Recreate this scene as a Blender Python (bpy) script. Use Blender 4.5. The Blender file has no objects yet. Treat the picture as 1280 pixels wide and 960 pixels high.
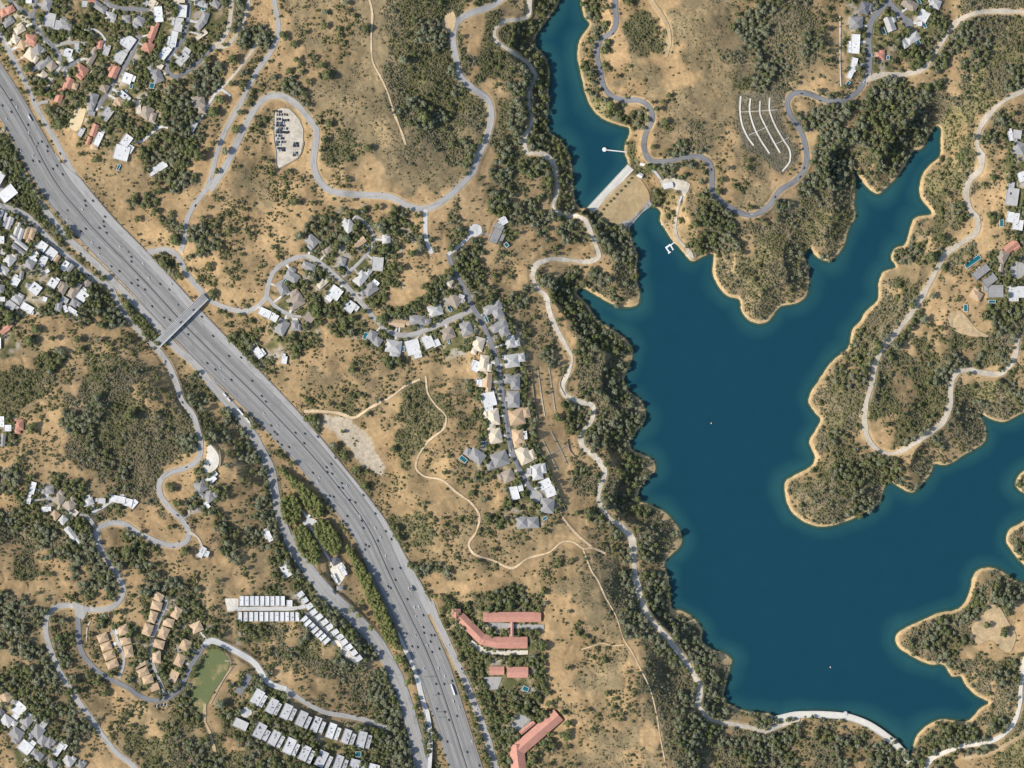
import bpy, math, random
import numpy as np
# ------------------------------------------------------------------ survey data (map units: 1 unit = 1.6 m, origin at the north west corner)
def PT(s): return [tuple(float(a) for a in p.split(',')) for p in s.split()]
LAKE = PT("812,257 826,264 825,276 831,285 840,300 852,312 865,326 877,321 892,317 892,326 891,342 900,360 910,370 925,375 927,388 935,399 947,404 960,401 975,383 995,379 1007,370 1011,350 1010,335 1005,317 1012,309 1020,320 1035,326 1045,320 1055,305 1060,287 1069,270 1067,255 1069,238 1069,222 1064,210 1070,212 1075,222 1085,235 1097,242 1110,232 1122,220 1132,205 1140,190 1152,185 1160,172 1170,157 1176,160 1176,175 1175,195 1162,207 1152,222 1150,242 1153,250 1165,267 1145,272 1139,282 1135,297 1130,307 1120,310 1114,322 1120,334 1105,340 1099,352 1097,375 1082,390 1075,402 1066,412 1060,435 1040,452 1022,478 1014,490 1011,502 1019,516 1026,524 1020,537 1012,552 1019,572 1015,582 992,595 982,602 982,620 987,635 1002,650 1027,658 1055,652 1082,640 1100,627 1104,612 1110,601 1125,609 1140,615 1155,602 1165,587 1167,580 1182,581 1207,567 1230,552 1232,537 1225,517 1240,524 1255,527 1270,520 1284,514 1330,505 1440,510 1440,580 1290,585 1276,592 1270,605 1276,614 1290,618 1440,625 1440,640 1290,645 1275,655 1262,662 1258,675 1266,690 1280,706 1290,715 1330,722 1290,731 1275,728 1262,722 1250,713 1235,710 1222,713 1216,722 1212,740 1200,760 1172,767 1150,777 1132,785 1120,795 1122,807 1140,820 1162,830 1180,831 1190,845 1201,845 1207,856 1222,870 1236,878 1225,886 1212,900 1202,902 1175,900 1155,910 1145,922 1141,938 1138,947 1125,929 1105,913 1085,901 1060,893 1035,890 1010,890 990,893 975,898 960,892 935,890 915,882 905,875 907,855 912,835 914,825 905,817 887,810 877,800 878,788 869,775 855,765 840,760 837,742 835,720 830,705 837,695 850,682 852,670 842,652 830,640 815,632 797,625 800,610 810,597 819,587 817,576 805,569 790,562 787,552 795,540 805,527 807,515 800,500 787,490 780,480 780,472 787,455 790,447 790,435 780,422 765,412 747,400 735,382 720,365 727,360 747,370 765,380 785,384 797,380 799,365 796,350 795,335 797,320 792,307 787,290 789,279")
UPPER = PT("700,-130 699,0 687,20 670,45 668,55 682,72 687,92 685,110 686,132 685,162 700,175 710,190 715,212 717,240 720,255 733,261 785,206 781,191 782,179 787,166 786,160 770,155 752,147 740,135 732,117 727,95 722,70 725,50 737,30 730,20 727,0 726,-130")
MEDIAN = PT("-130,-110 -60,7 -10,92 5,114 32,160 62,217 77,240 95,261 120,290 160,330 195,367 221,396 263,439 320,495 370,547 417,602 460,660 485,715 507,760 532,812 549,854 565,902 585,965 630,1090")
EASTW = [(-130,16),(160,16),(190,17),(215,21),(240,28),(300,27),(400,27),(480,25),(545,23),(600,21),(640,22),(680,25),(720,29),(755,31),(785,31),(815,25),(850,20),(900,19),(1090,20)]
# roads: key | half width | surface | points
ROADS = """
frontage_road|3.1|asphalt_pale|-40,-30 0,41 22,85 39,117 42,127 55,151 70,177 81,197 92,216 112,243
hillside_street|2.6|asphalt|5,-14 12,0 31,15 41,22 43,30 54,45 67,59 74,70 77,86 85,83 100,74
hillside_street|2|asphalt|41,20 45,6 45,-14
hillside_street|2|asphalt_pale|69,57 87,53 107,54
hillside_street|2.6|asphalt|130,-8 135,4 150,10 170,11 186,13
hillside_street|2.6|asphalt|176,44 170,55 160,77 147,95 135,115 122,135
hairpin_street|2.8|asphalt|236,-14 236,2 235,25 231,41 225,54 216,65 209,77 210,90 219,96 230,92 245,80 260,65 269,57
fire_road|2.8|dirt_pale|269,57 277,50 285,36 289,12 290,-14
fire_road|2.6|dirt_pale|269,58 282,58 294,46 302,32 309,12 312,-14
fire_road|3|asphalt_pale|342,-14 343,2 347,25 347,45 337,67 320,91 300,130 280,167 270,195 260,232 242,257 233,277 230,300 226,315
fire_road|2|dirt_pale|322,54 302,82 282,105 272,115 257,137
canyon_road|4|asphalt_pale|262,238 270,226 282,208 292,187 305,160 320,134 335,121 352,120 370,130 385,147 395,162 394,182 392,207 400,227 412,238 430,242 460,244 490,247 512,258 532,261 552,252 570,237 590,215 597,197 607,175 614,145 610,125 590,110 575,95 570,72 566,45 572,27 587,17 615,7 632,-6
canyon_road|3.6|asphalt_pale|184,315 194,314 207,312 220,318 227,330 237,347 250,362 256,371
loop_street|3|asphalt_pale|256,371 265,377 287,386 307,389 322,383 332,372 335,357 342,340 362,325 385,321 402,330 420,345 437,362 455,382 470,400 487,415 510,419 535,412 557,402 580,392 592,387
loop_street|2.4|asphalt_pale|335,372 345,384 367,396
side_lane|2|asphalt_pale|428,346 450,327 465,307 467,297 460,282 445,270
ridge_street|3|asphalt|560,317 567,337 580,360 590,382 602,402 612,425 620,447 626,480 631,510 635,537 639,562 646,580 657,600 666,614 670,620
side_lane|2.2|concrete|560,318 570,311 585,297 594,289
side_lane|2.6|concrete|532,262 532,290 534,303 540,317
lakeside_road|2.5|lake_gravel|664,-14 662,0 660,20 650,24 630,27 619,37 620,50 640,65 662,82 669,97 662,112 661,130 665,150 655,175 659,190 677,192 690,202 695,220 696,240 692,260 705,270 722,270 732,275
lakeside_road|2.9|lake_gravel|732,275 736,284 742,300 748,321 735,327 710,325 687,324 670,332 666,345 672,360 682,370 687,390 695,410 707,432 715,447 712,462 704,480 705,492 725,502 741,508 740,525 727,542 728,557 745,572 756,590 750,610 749,627 760,645 775,657
lakeside_road|4.0|lake_gravel|775,657 789,672 792,695 794,720 800,745 810,770 830,792 850,817 867,842 875,860 872,882
lakeside_road|2.4|lake_gravel|872,882 890,900 915,905 940,910 955,915
reservoir_road|3.3|asphalt|769,-14 769,15 770,27 765,40 750,50 746,67 750,87 754,107 764,120 780,125 800,126 812,135 815,150 807,167 805,185 812,200 830,202 855,197 875,196 887,205 890,220 891,240 902,252 917,262 940,269 960,258 975,238 995,225 1007,207 1007,185 1000,162 987,142 984,127 992,117 1010,117 1030,125 1055,125 1070,116 1082,100
terrace_street|4|asphalt|1080,104 1085,92 1086,70 1086,45 1090,25 1102,10 1120,-10
terrace_street|3.6|asphalt|1112,4 1122,14 1130,24 1135,31
dirt_road|3|dirt_pale|1082,100 1100,94 1135,92 1155,85 1170,65 1182,45 1197,27 1217,17 1240,14 1285,15 1330,17
shore_road|3.2|dirt_pale|1330,95 1280,113 1265,120 1242,137 1225,160 1222,180 1227,197 1225,212 1212,225 1208,240 1212,260 1222,275 1220,290 1200,305 1182,317 1172,335 1160,357 1142,387 1125,410 1107,430 1095,452 1089,482 1082,507 1081,535 1087,552 1100,564 1115,567 1132,561 1155,545 1177,529 1187,507 1189,480 1197,465 1210,462 1228,466 1250,467 1262,457 1270,440 1272,422
west_road|3.4|asphalt_pale|-40,245 0,257 25,265 40,275 55,292 75,312 95,330 117,347 137,358 148,380 160,397 180,420 197,437 210,455 220,478 227,500 240,517 247,537 251,557 247,575 232,585 212,591 200,602 200,617 212,635 227,650 236,665 232,677 217,682 195,677 172,665 155,655 137,654 122,662 122,677 132,697 147,719 154,735 150,750 137,760 112,762 90,757 70,759 59,770 57,790 65,817 75,840 87,860 100,880 115,900 130,922 147,942 165,956 190,985
condo_road|3.1|asphalt|97,762 98,785 99,805 105,820 120,837 140,850 160,860 175,870 195,876 212,871 225,860 235,840 245,822 255,806
condo_road|3.6|concrete|255,806 264,801 277,805 300,817 318,829 336,853 358,862
condo_road|3|asphalt_pale|358,862 380,877 405,890 432,895 460,901 484,911
condo_lane|1.9|asphalt_pale|140,785 147,802 155,825 149,848
condo_lane|2|asphalt_pale|209,752 200,775 190,800 189,820 197,845 207,868
row_lane|2.4|concrete|284,762 300,761 345,761 372,760 384,757
row_lane|2.6|asphalt|382,766 396,779 410,793 420,806
boulevard|4.2|asphalt_pale|20,205 40,240 60,267 82,295 100,312 120,330 140,350 162,372 180,390 200,412 220,435 240,452 262,477
boulevard|5.5|boulevard|262,477 282,500 300,520 317,545 330,570 339,590 344,620 350,645 360,672
boulevard|8.2|boulevard|360,672 374,695 390,718 410,742 432,762 452,782 470,802 484,824 496,848 506,875 516,910 524,945 540,1010
exit_ramp|3|concrete|500,790 507,812 517,832 527,870 533,890
onramp|4.2|asphalt_pale|538,752 545,772 560,805 571,828 585,860 597,890 610,925 619,957 635,1000
dam_road|2.6|lake_gravel|955,915 967,910 985,903 1000,899
dam_road|1.6|concrete|826,224 812,208 800,205
yard_drive|1.6|lake_gravel|857,240 847,262 844,279 846,296 862,314
south_road|2.8|gravel_pale|1330,790 1292,800 1280,830 1276,860 1274,885 1262,911 1242,925 1205,932 1180,941 1163,949 1150,975
dirt_track|1.5|dirt|1330,900 1280,917 1260,930 1240,940 1205,948
hill_trail|1.2|trail|459,-10 465,15 464,50 466,77 476,97 485,117 492,140 500,160 507,181
hill_trail|2.2|dirt|812,-12 816,2 825,15 835,35 837,52 832,72
hill_trail|1.5|trail|380,514 402,514 425,517 442,522 462,510 490,495 507,482 525,474
hill_trail|1.3|trail|532,470 535,492 545,507 557,520 555,535 537,550 523,570 520,585 530,595 552,600 570,615 590,630 599,645 595,665 586,680 592,692 615,700 640,710 660,698 687,690 702,678 715,677 730,686 740,685 757,692
hill_trail|1.3|trail|703,646 712,658 722,669 739,683
hill_trail|0.7|trail|729,687 740,715 747,725 757,747 770,770 780,800 790,815 800,835 812,860 820,890 825,920 832,957 836,985
hill_trail|0.7|trail|726,812 740,808 752,804 765,807 780,806
driveway|1.5|concrete|210,160 203,158 190,166 178,176 170,178
driveway|1.6|concrete|288,120 275,112 262,128 256,138
driveway|1.6|concrete|155,618 143,624 130,633 115,641
driveway|2.4|asphalt_pale|118,658 110,647 95,640 80,630 60,622
driveway|2|dirt_pale|236,665 247,672 253,684
driveway|1.3|concrete|366,619 374,632 386,650
driveway|1.3|concrete|388,658 400,680 411,698
driveway|2|dirt|256,880 256,900 262,915 270,945
driveway|1.2|concrete|105,37 118,37 126,42 132,50
driveway|1.6|asphalt_pale|75,84 64,100 58,112
driveway|2|asphalt_pale|60,127 52,128 44,133
"""
# paved or bare areas: name | surface | label | outline
AREAS = """
car_lot|lake_gravel|pale walled lot packed with parked cars beside the bend of the canyon road|344,139 351,135 362,136 374,149 379,161 379,177 376,191 372,197 360,204 347,211 345,190 342,170 342,151
gravel_yard|gravel_grey|grey gravel yard beside the freeway with scattered bushes|402,517 430,521 442,527 460,545 475,572 482,587 472,595 460,587 442,567 420,545 405,527
parking_pad|gravel_pale|pale teardrop parking pad above the hilltop villa|260,554 267,560 273,569 274,577 270,586 260,592 254,584 258,571
playing_field|field_tan|tan rounded playing field among the hillside houses|95,134 107,136 105,147 99,162 95,164 87,159 87,152 91,144
sports_lawn|lawn|green lawn with worn patches beside the condominium road|265,811 276,812 282,819 287,829 279,847 266,866 259,880 250,892 240,876 240,857 246,837 255,820
tennis_court|asphalt|grey tennis court beside the white apartment rows|308,842 316,846 302,869 292,864
dam_apron|field_dry|bare tan slope below the straight dam crest|746,264 792,219 806,231 812,250 790,274 772,280 752,274
dam_riprap|riprap|grey stone edge between the tan dam slope and the lake|772,280 790,273 812,249 815,256 790,281 785,286
service_yard|lake_gravel|pale service yard around the white shed by the dam|824,225 839,222 855,225 863,230 860,240 855,243 842,236 827,233
reservoir_landing|lake_gravel|pale gravel landing at the tip of the shore|857,311 864,313 868,322 866,325 858,320
turnaround|asphalt_pale|grey round turnaround at the end of the ridge street|664,614 671,613 677,617 678,624 672,628 665,626 662,620
turnaround|asphalt_pale|grey round turnaround among the eastern villas|1262,334 1266,328 1274,327 1281,331 1282,340 1276,347 1267,347
turnaround|concrete|pale round turnaround below the solar roofed hill house|588,282 596,280 602,284 602,291 594,296 586,293
turnaround|asphalt|grey turnaround at the end of the terrace street|1130,22 1140,24 1141,32 1135,36 1129,31
building_forecourt|asphalt_pale|grey forecourt between the white halls west of the freeway|-30,226 -2,228 5,236 -2,246 -30,244
red_court|gravel_pale|pale curved drive around the red roofed wings|560,762 567,763 577,780 590,800 606,811 634,813 660,813 660,818 630,819 602,817 584,804 570,783
red_court|asphalt_pale|grey court between the two north red wings|611,778 680,781 680,787 611,784
car_park|asphalt_pale|grey car park beside the long red roofed wing|650,890 665,900 650,914 637,908
car_park|asphalt_pale|grey court south of the small red roofs|604,846 628,846 622,862 612,862
dirt_pullout|dirt|tan dirt pullout at the bend of the canyon road|553,24 566,14 570,26 564,42 556,40
parking_spur|asphalt_pale|grey parking spur off the west road|92,752 112,760 104,775 94,770
row_yard|gravel_pale|pale yard at the west end of the white row houses|281,748 298,748 298,760 284,763
row_yard|gravel_pale|pale yard beside the last white row houses|418,800 426,800 447,824 444,829 428,818
white_court|gravel_pale|pale court inside the freeway compound|412,700 424,697 435,716 424,732 414,722
compound_drive|concrete|pale gap between the freeway groves|378,652 388,647 397,650 390,657 380,657
patio_terrace|concrete|pale round terrace beside the white apartment rows|301,888 306,884 313,886 315,892 309,897 302,895
clearing|dirt|bare tan clearing in the woods near the south road|1215,784 1222,775 1232,764 1240,756 1248,758 1262,780 1270,795 1262,815 1252,812 1240,800 1222,805
clearing|dirt|bare tan slope below the eastern villas|1185,394 1200,388 1210,398 1222,412 1236,420 1214,420 1192,412
"""
LINES = """
drainage_channel|1.0|926,120 925,138 928,157 935,172 942,182
drainage_channel|1.0|938,123 937,138 943,160 952,177 962,192
drainage_channel|1.0|950,126 950,142 957,158 967,177 975,191
drainage_channel|1.0|962,122 962,138 968,155 978,173 987,188 987,202 978,214
drainage_channel|0.28|925,140 962,138 972,137
drainage_channel|0.28|936,169 960,158
drainage_channel|0.28|970,180 986,172
drainage_channel|0.55|672,461 676,490 681,520
drainage_channel|0.55|686,460 690,488 694,514
drainage_channel|0.55|688,539 699,560 709,581
drainage_channel|0.55|679,552 688,570 697,589
drainage_channel|0.45|682,571 708,557
drainage_channel|0.8|1050,20 1050,50 1050,80 1051,108
drainage_channel|0.5|281,826 292,828 279,850 263,880
drainage_channel|0.8|113,776 109,785 108,802
"""
WALLS = """
garden_wall|664,464 668,500 672,527
garden_wall|672,557 689,594 698,615 707,637
garden_wall|342,140 342,170 345,190 347,211 360,205 372,198 377,190 380,177
garden_wall|702,471 700,481 706,494
garden_wall|274,562 276,572 275,583
garden_wall|709,549 712,563 718,570
garden_wall|420,810 432,821 444,831
garden_wall|1263,90 1263,91
"""
# land cover: 4 x 4 blocks of 16 x 12 cells (cell = 20 map units)
COVER = [[
"nnnnsnnnnnnnnnk,|nnnnsnwnnnnnnnk,|nnnnnnnwnnnnnn.k|_,nnnnnnnnnnn,,s|_,wnnnwnnnnnkk.s|__wwwnnnnnsskk.s|__,wwnnnnnwkw,.s|__.wnnnnsnwkws..|___,.snsnnwkk,.s|k__..,sn,wkw,..s|kk_..,,,,wkw..s:|_wk__,,,,,wk..,:",
".,:s:s::cgggg.gs|,.:s:sc:cgkkg.gg|k,s:ss::ggkkg.gg|s,.s,s::cggggcgg|,,s.s:::cgggk.gg|ssk,::::cgggkg.s|..,s::s:ckgggg.g|s..ss::::ckkgc.g|s...sg::::gcc:kg|s...ggs::c::ck.k|s.._,s..:::::k.k|:s,_,s,.,::::.sk",
"ssw_ww.s..::::sk|ww__ww.gg.::::kk|ww__sw.ggg::::kk|sww_ss.:,..::cck|kww_ws,::...:::k|kww__w.,:,::::gk|kww__yw.,s:::::c|kw___ywwk,:::::c|kw_____s.s:c:,:c|gww____g.skk:,::|gww_____ww.ss.s:|g,w____.,k_,s.s:",
"sccs,nn_nnnscccc|cccs,nn_nnwk_ccg|ccks,nn_wnwk_kcg|cccs,nn_wwwk,kyy|kcss,wn_,,,.kyck|cs..sskkkkw.cyck|t.skkwwwkkccyyc.|t.kkkswwwkcyysks|t..kkkwwwky_sksn|:t.kkywwk._sgs,n|.,.kky.wc._yc.sn|..kkk_._.__ycs,n"],
["nwsk__,.ww.._sss|n__w____.,w.._s,|nn__w____.ck_sss|nnn__s____,.k_,s|nnnn__s____w._ss|nnnww_s____.ss_,|nnnnnww_____.s..|wnnnnwwk_____.s,|ns,.,,.,_w___.ss|nss..s,ss,_s___n|,.gw,gggs.s,_s__|gggcsggccs.,kk__",
":ss,.,......s.sw|,,.,snn,ww._s..n|,.,wwnnnwn.,w._n|.s.knnnnn.k.w_.s|.s_nnnnnn,,.w_.s|,,nnnwnnn..wn_ss|.nnnnnn_...wnn_s|nnnwwnn.wwnnnn_n|,nwn.wn,nnnnnnnn|nnws..,nnnnnnnnn|n,s.,.,sws,ss,nn|_s,::,s,,,,s..nn",
".wsw_s..wys_w.::|kkkkww.__s.wwkss|.k.kwkk___sswkcc|,,s.,kkk____wk.y|,s,,s.ckk___._yg|.kkw.kck_____.gg|ksww_._.______.g|s,.www________sc|n,s.kww_______..|n,s,wwww________|n,k.wcck________|n,,sccw_________",
"k:ccc____.gs..,n|kccyg____.gcw.sn|ccycg____,gs..,n|gcy._____ksgc.,n|cck_____sswcs,nn|cck____.gss.,snn|cs_____.gg.,.,nn|.____.cccw.,,.wk|_____.ccw.ss..kc|_____wwk.gsgsgck|____swwcgsgkkgk.|___swwkcsgkc..ws"],
["gggs.ccc,gs_g___|gsssckkgg,sgk.k_|ns..kkggccgcg_kk|n,,,ckggccckk_sk|,ss,cckcccc,._sk|ks,s.,ckcc._ww.s|k,nnws,ccc._wnss|,nwnnwnn,c._wn.s|kwwnn_s_..ss_wss|cckcnk.sw..._ksk|,cskwk_wws,s,.ks|.gs,ksk_wws,ss,s",
"__,ssss,,gg.:nnn|___ssg,s.gggs,nn|___k..,.,ggg,gnn|.s___,...gg,s,nn|kw___gs.,g,s,snn|k_w___gs,ss.sswn|k_.w____ss,,sss,|k_ww____,,ss,ss.|k_wwww___gs,sswn|wk_wwww___gss,s,|sw_wwwk___sss,,s|,wk_nnww___ks,s,",
"n,.skkk_________|nk.wscck________|nk.wk_kk________|nn..k_wk________|nn..ss_ww.______|nnn,ws_wk_______|nns.cc_wk_______|nnn.sw_wwc______|nns,.ws_cck_____|s,..,skscck_____|,.,,scsk_ck_____|.,sss::ss_k_____",
"__.cgc_gsggg_yck|__.scg_gsggc_kcy|___.gcs_gggc_cc,|__.cks._gk_sccc_|___.gcwk,__scc__|_.sgwwgwscs_____|_.gcgwck__.k____|_.cccwk_________|__.ckk_________.|_______________c|_______________k|_____________s,_"],
[".,..,kk_.kksss,.|kks,s_..snnks,.n|kkk_,sws.nnnnsss|kks_s_snngnngn,n|,kk_ws_nnngnnn.s|s,kk,ss_nnnnn..s|wwkk_sw,wnnnn..n|nwwskss,ssw_w.sn|nnwkk.s,sssw_.wn|nnnskk.sg.ggs.gn|,nnnk,_sggckkg.k|,nnnn,._sggckkgk",
"ssn__snw____.,..|nnnn__s.w___sgww|nnnnk__.sw___nnn|gcsknnk_._w__nnn|sckgsnk_.w___wnn|ssscck__.w___snn|k.,,scck_.___wnn|nn.,s,ck_.w___ww|nnnss,swk_s___ww|nnnnnsnwkk____wk|wnnnnnnwkk_s___w|wwwwnnnwkk_s___w",
":ss:::ck_k______|ww..::ck_kk_____|nn.,s:ckk_cc____|nw.,ss:kkk_ck___|nw..,s,.ckk_kc__|nn.,ss:.cckk_ck_|nn..:::,ccck_k__|ww..,ss,sckk_k__|wwws,sss:ckkkssk|nww.,s,:.ckkw,ck|n_ws,:::.cwkckkk|nsss:::,:,ckscwk",
"_____________ckk|____________.wk.|_________.sgkc.,|________.ckwc.w.|________.ckgs.,.|_________._kcsgw|____________sckw|_____________.cc|_____________,cs|_wsw.s____.wwskc|kwsckwk_._wwk_.y|kwsckswk__ww.,yy"]]
CTRL = PT3 = [tuple(float(a) for a in p.split(',')) for p in """480,60,72 500,160,66 560,180,46 440,200,54 395,170,50 360,170,51 410,80,62 330,40,56 200,50,54 100,80,40 150,180,40 260,160,45 300,280,44 430,300,55 520,340,56 560,240,58 640,200,30 620,450,60 660,600,58 590,560,50 540,620,42 450,600,27 430,560,28 400,450,42 480,470,48 740,740,62 790,830,58 825,920,54 700,800,48 640,790,40 660,920,36 620,720,44 560,720,34 740,560,24 800,720,20 860,840,16 690,400,30 640,330,46 740,330,16 900,80,60 850,120,44 930,160,54 1000,60,60 960,220,42 1040,180,42 1100,160,38 950,320,20 1030,270,16 1200,100,46 1190,250,26 1260,180,50 1260,330,50 1200,400,44 1130,480,34 1050,600,16 1230,430,40 1250,500,14 1180,800,12 1240,800,18 1270,900,16 1040,945,-14 1000,960,-16 920,930,14 100,500,68 60,560,64 180,520,58 100,440,52 40,330,42 140,420,38 230,500,48 260,600,54 200,690,50 100,700,58 60,800,62 150,810,68 30,900,72 120,930,68 210,930,60 330,790,44 260,840,62 350,900,54 440,930,40 500,880,24 350,640,26 250,460,26 760,90,16 1160,60,44 1090,50,46 800,40,34 20,250,30 -80,400,55 -80,700,70 -80,100,30 1380,300,60 1380,900,30 1380,60,55 640,1040,30 200,1040,65 900,1040,10 400,-80,70 900,-80,65""".split()]
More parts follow.
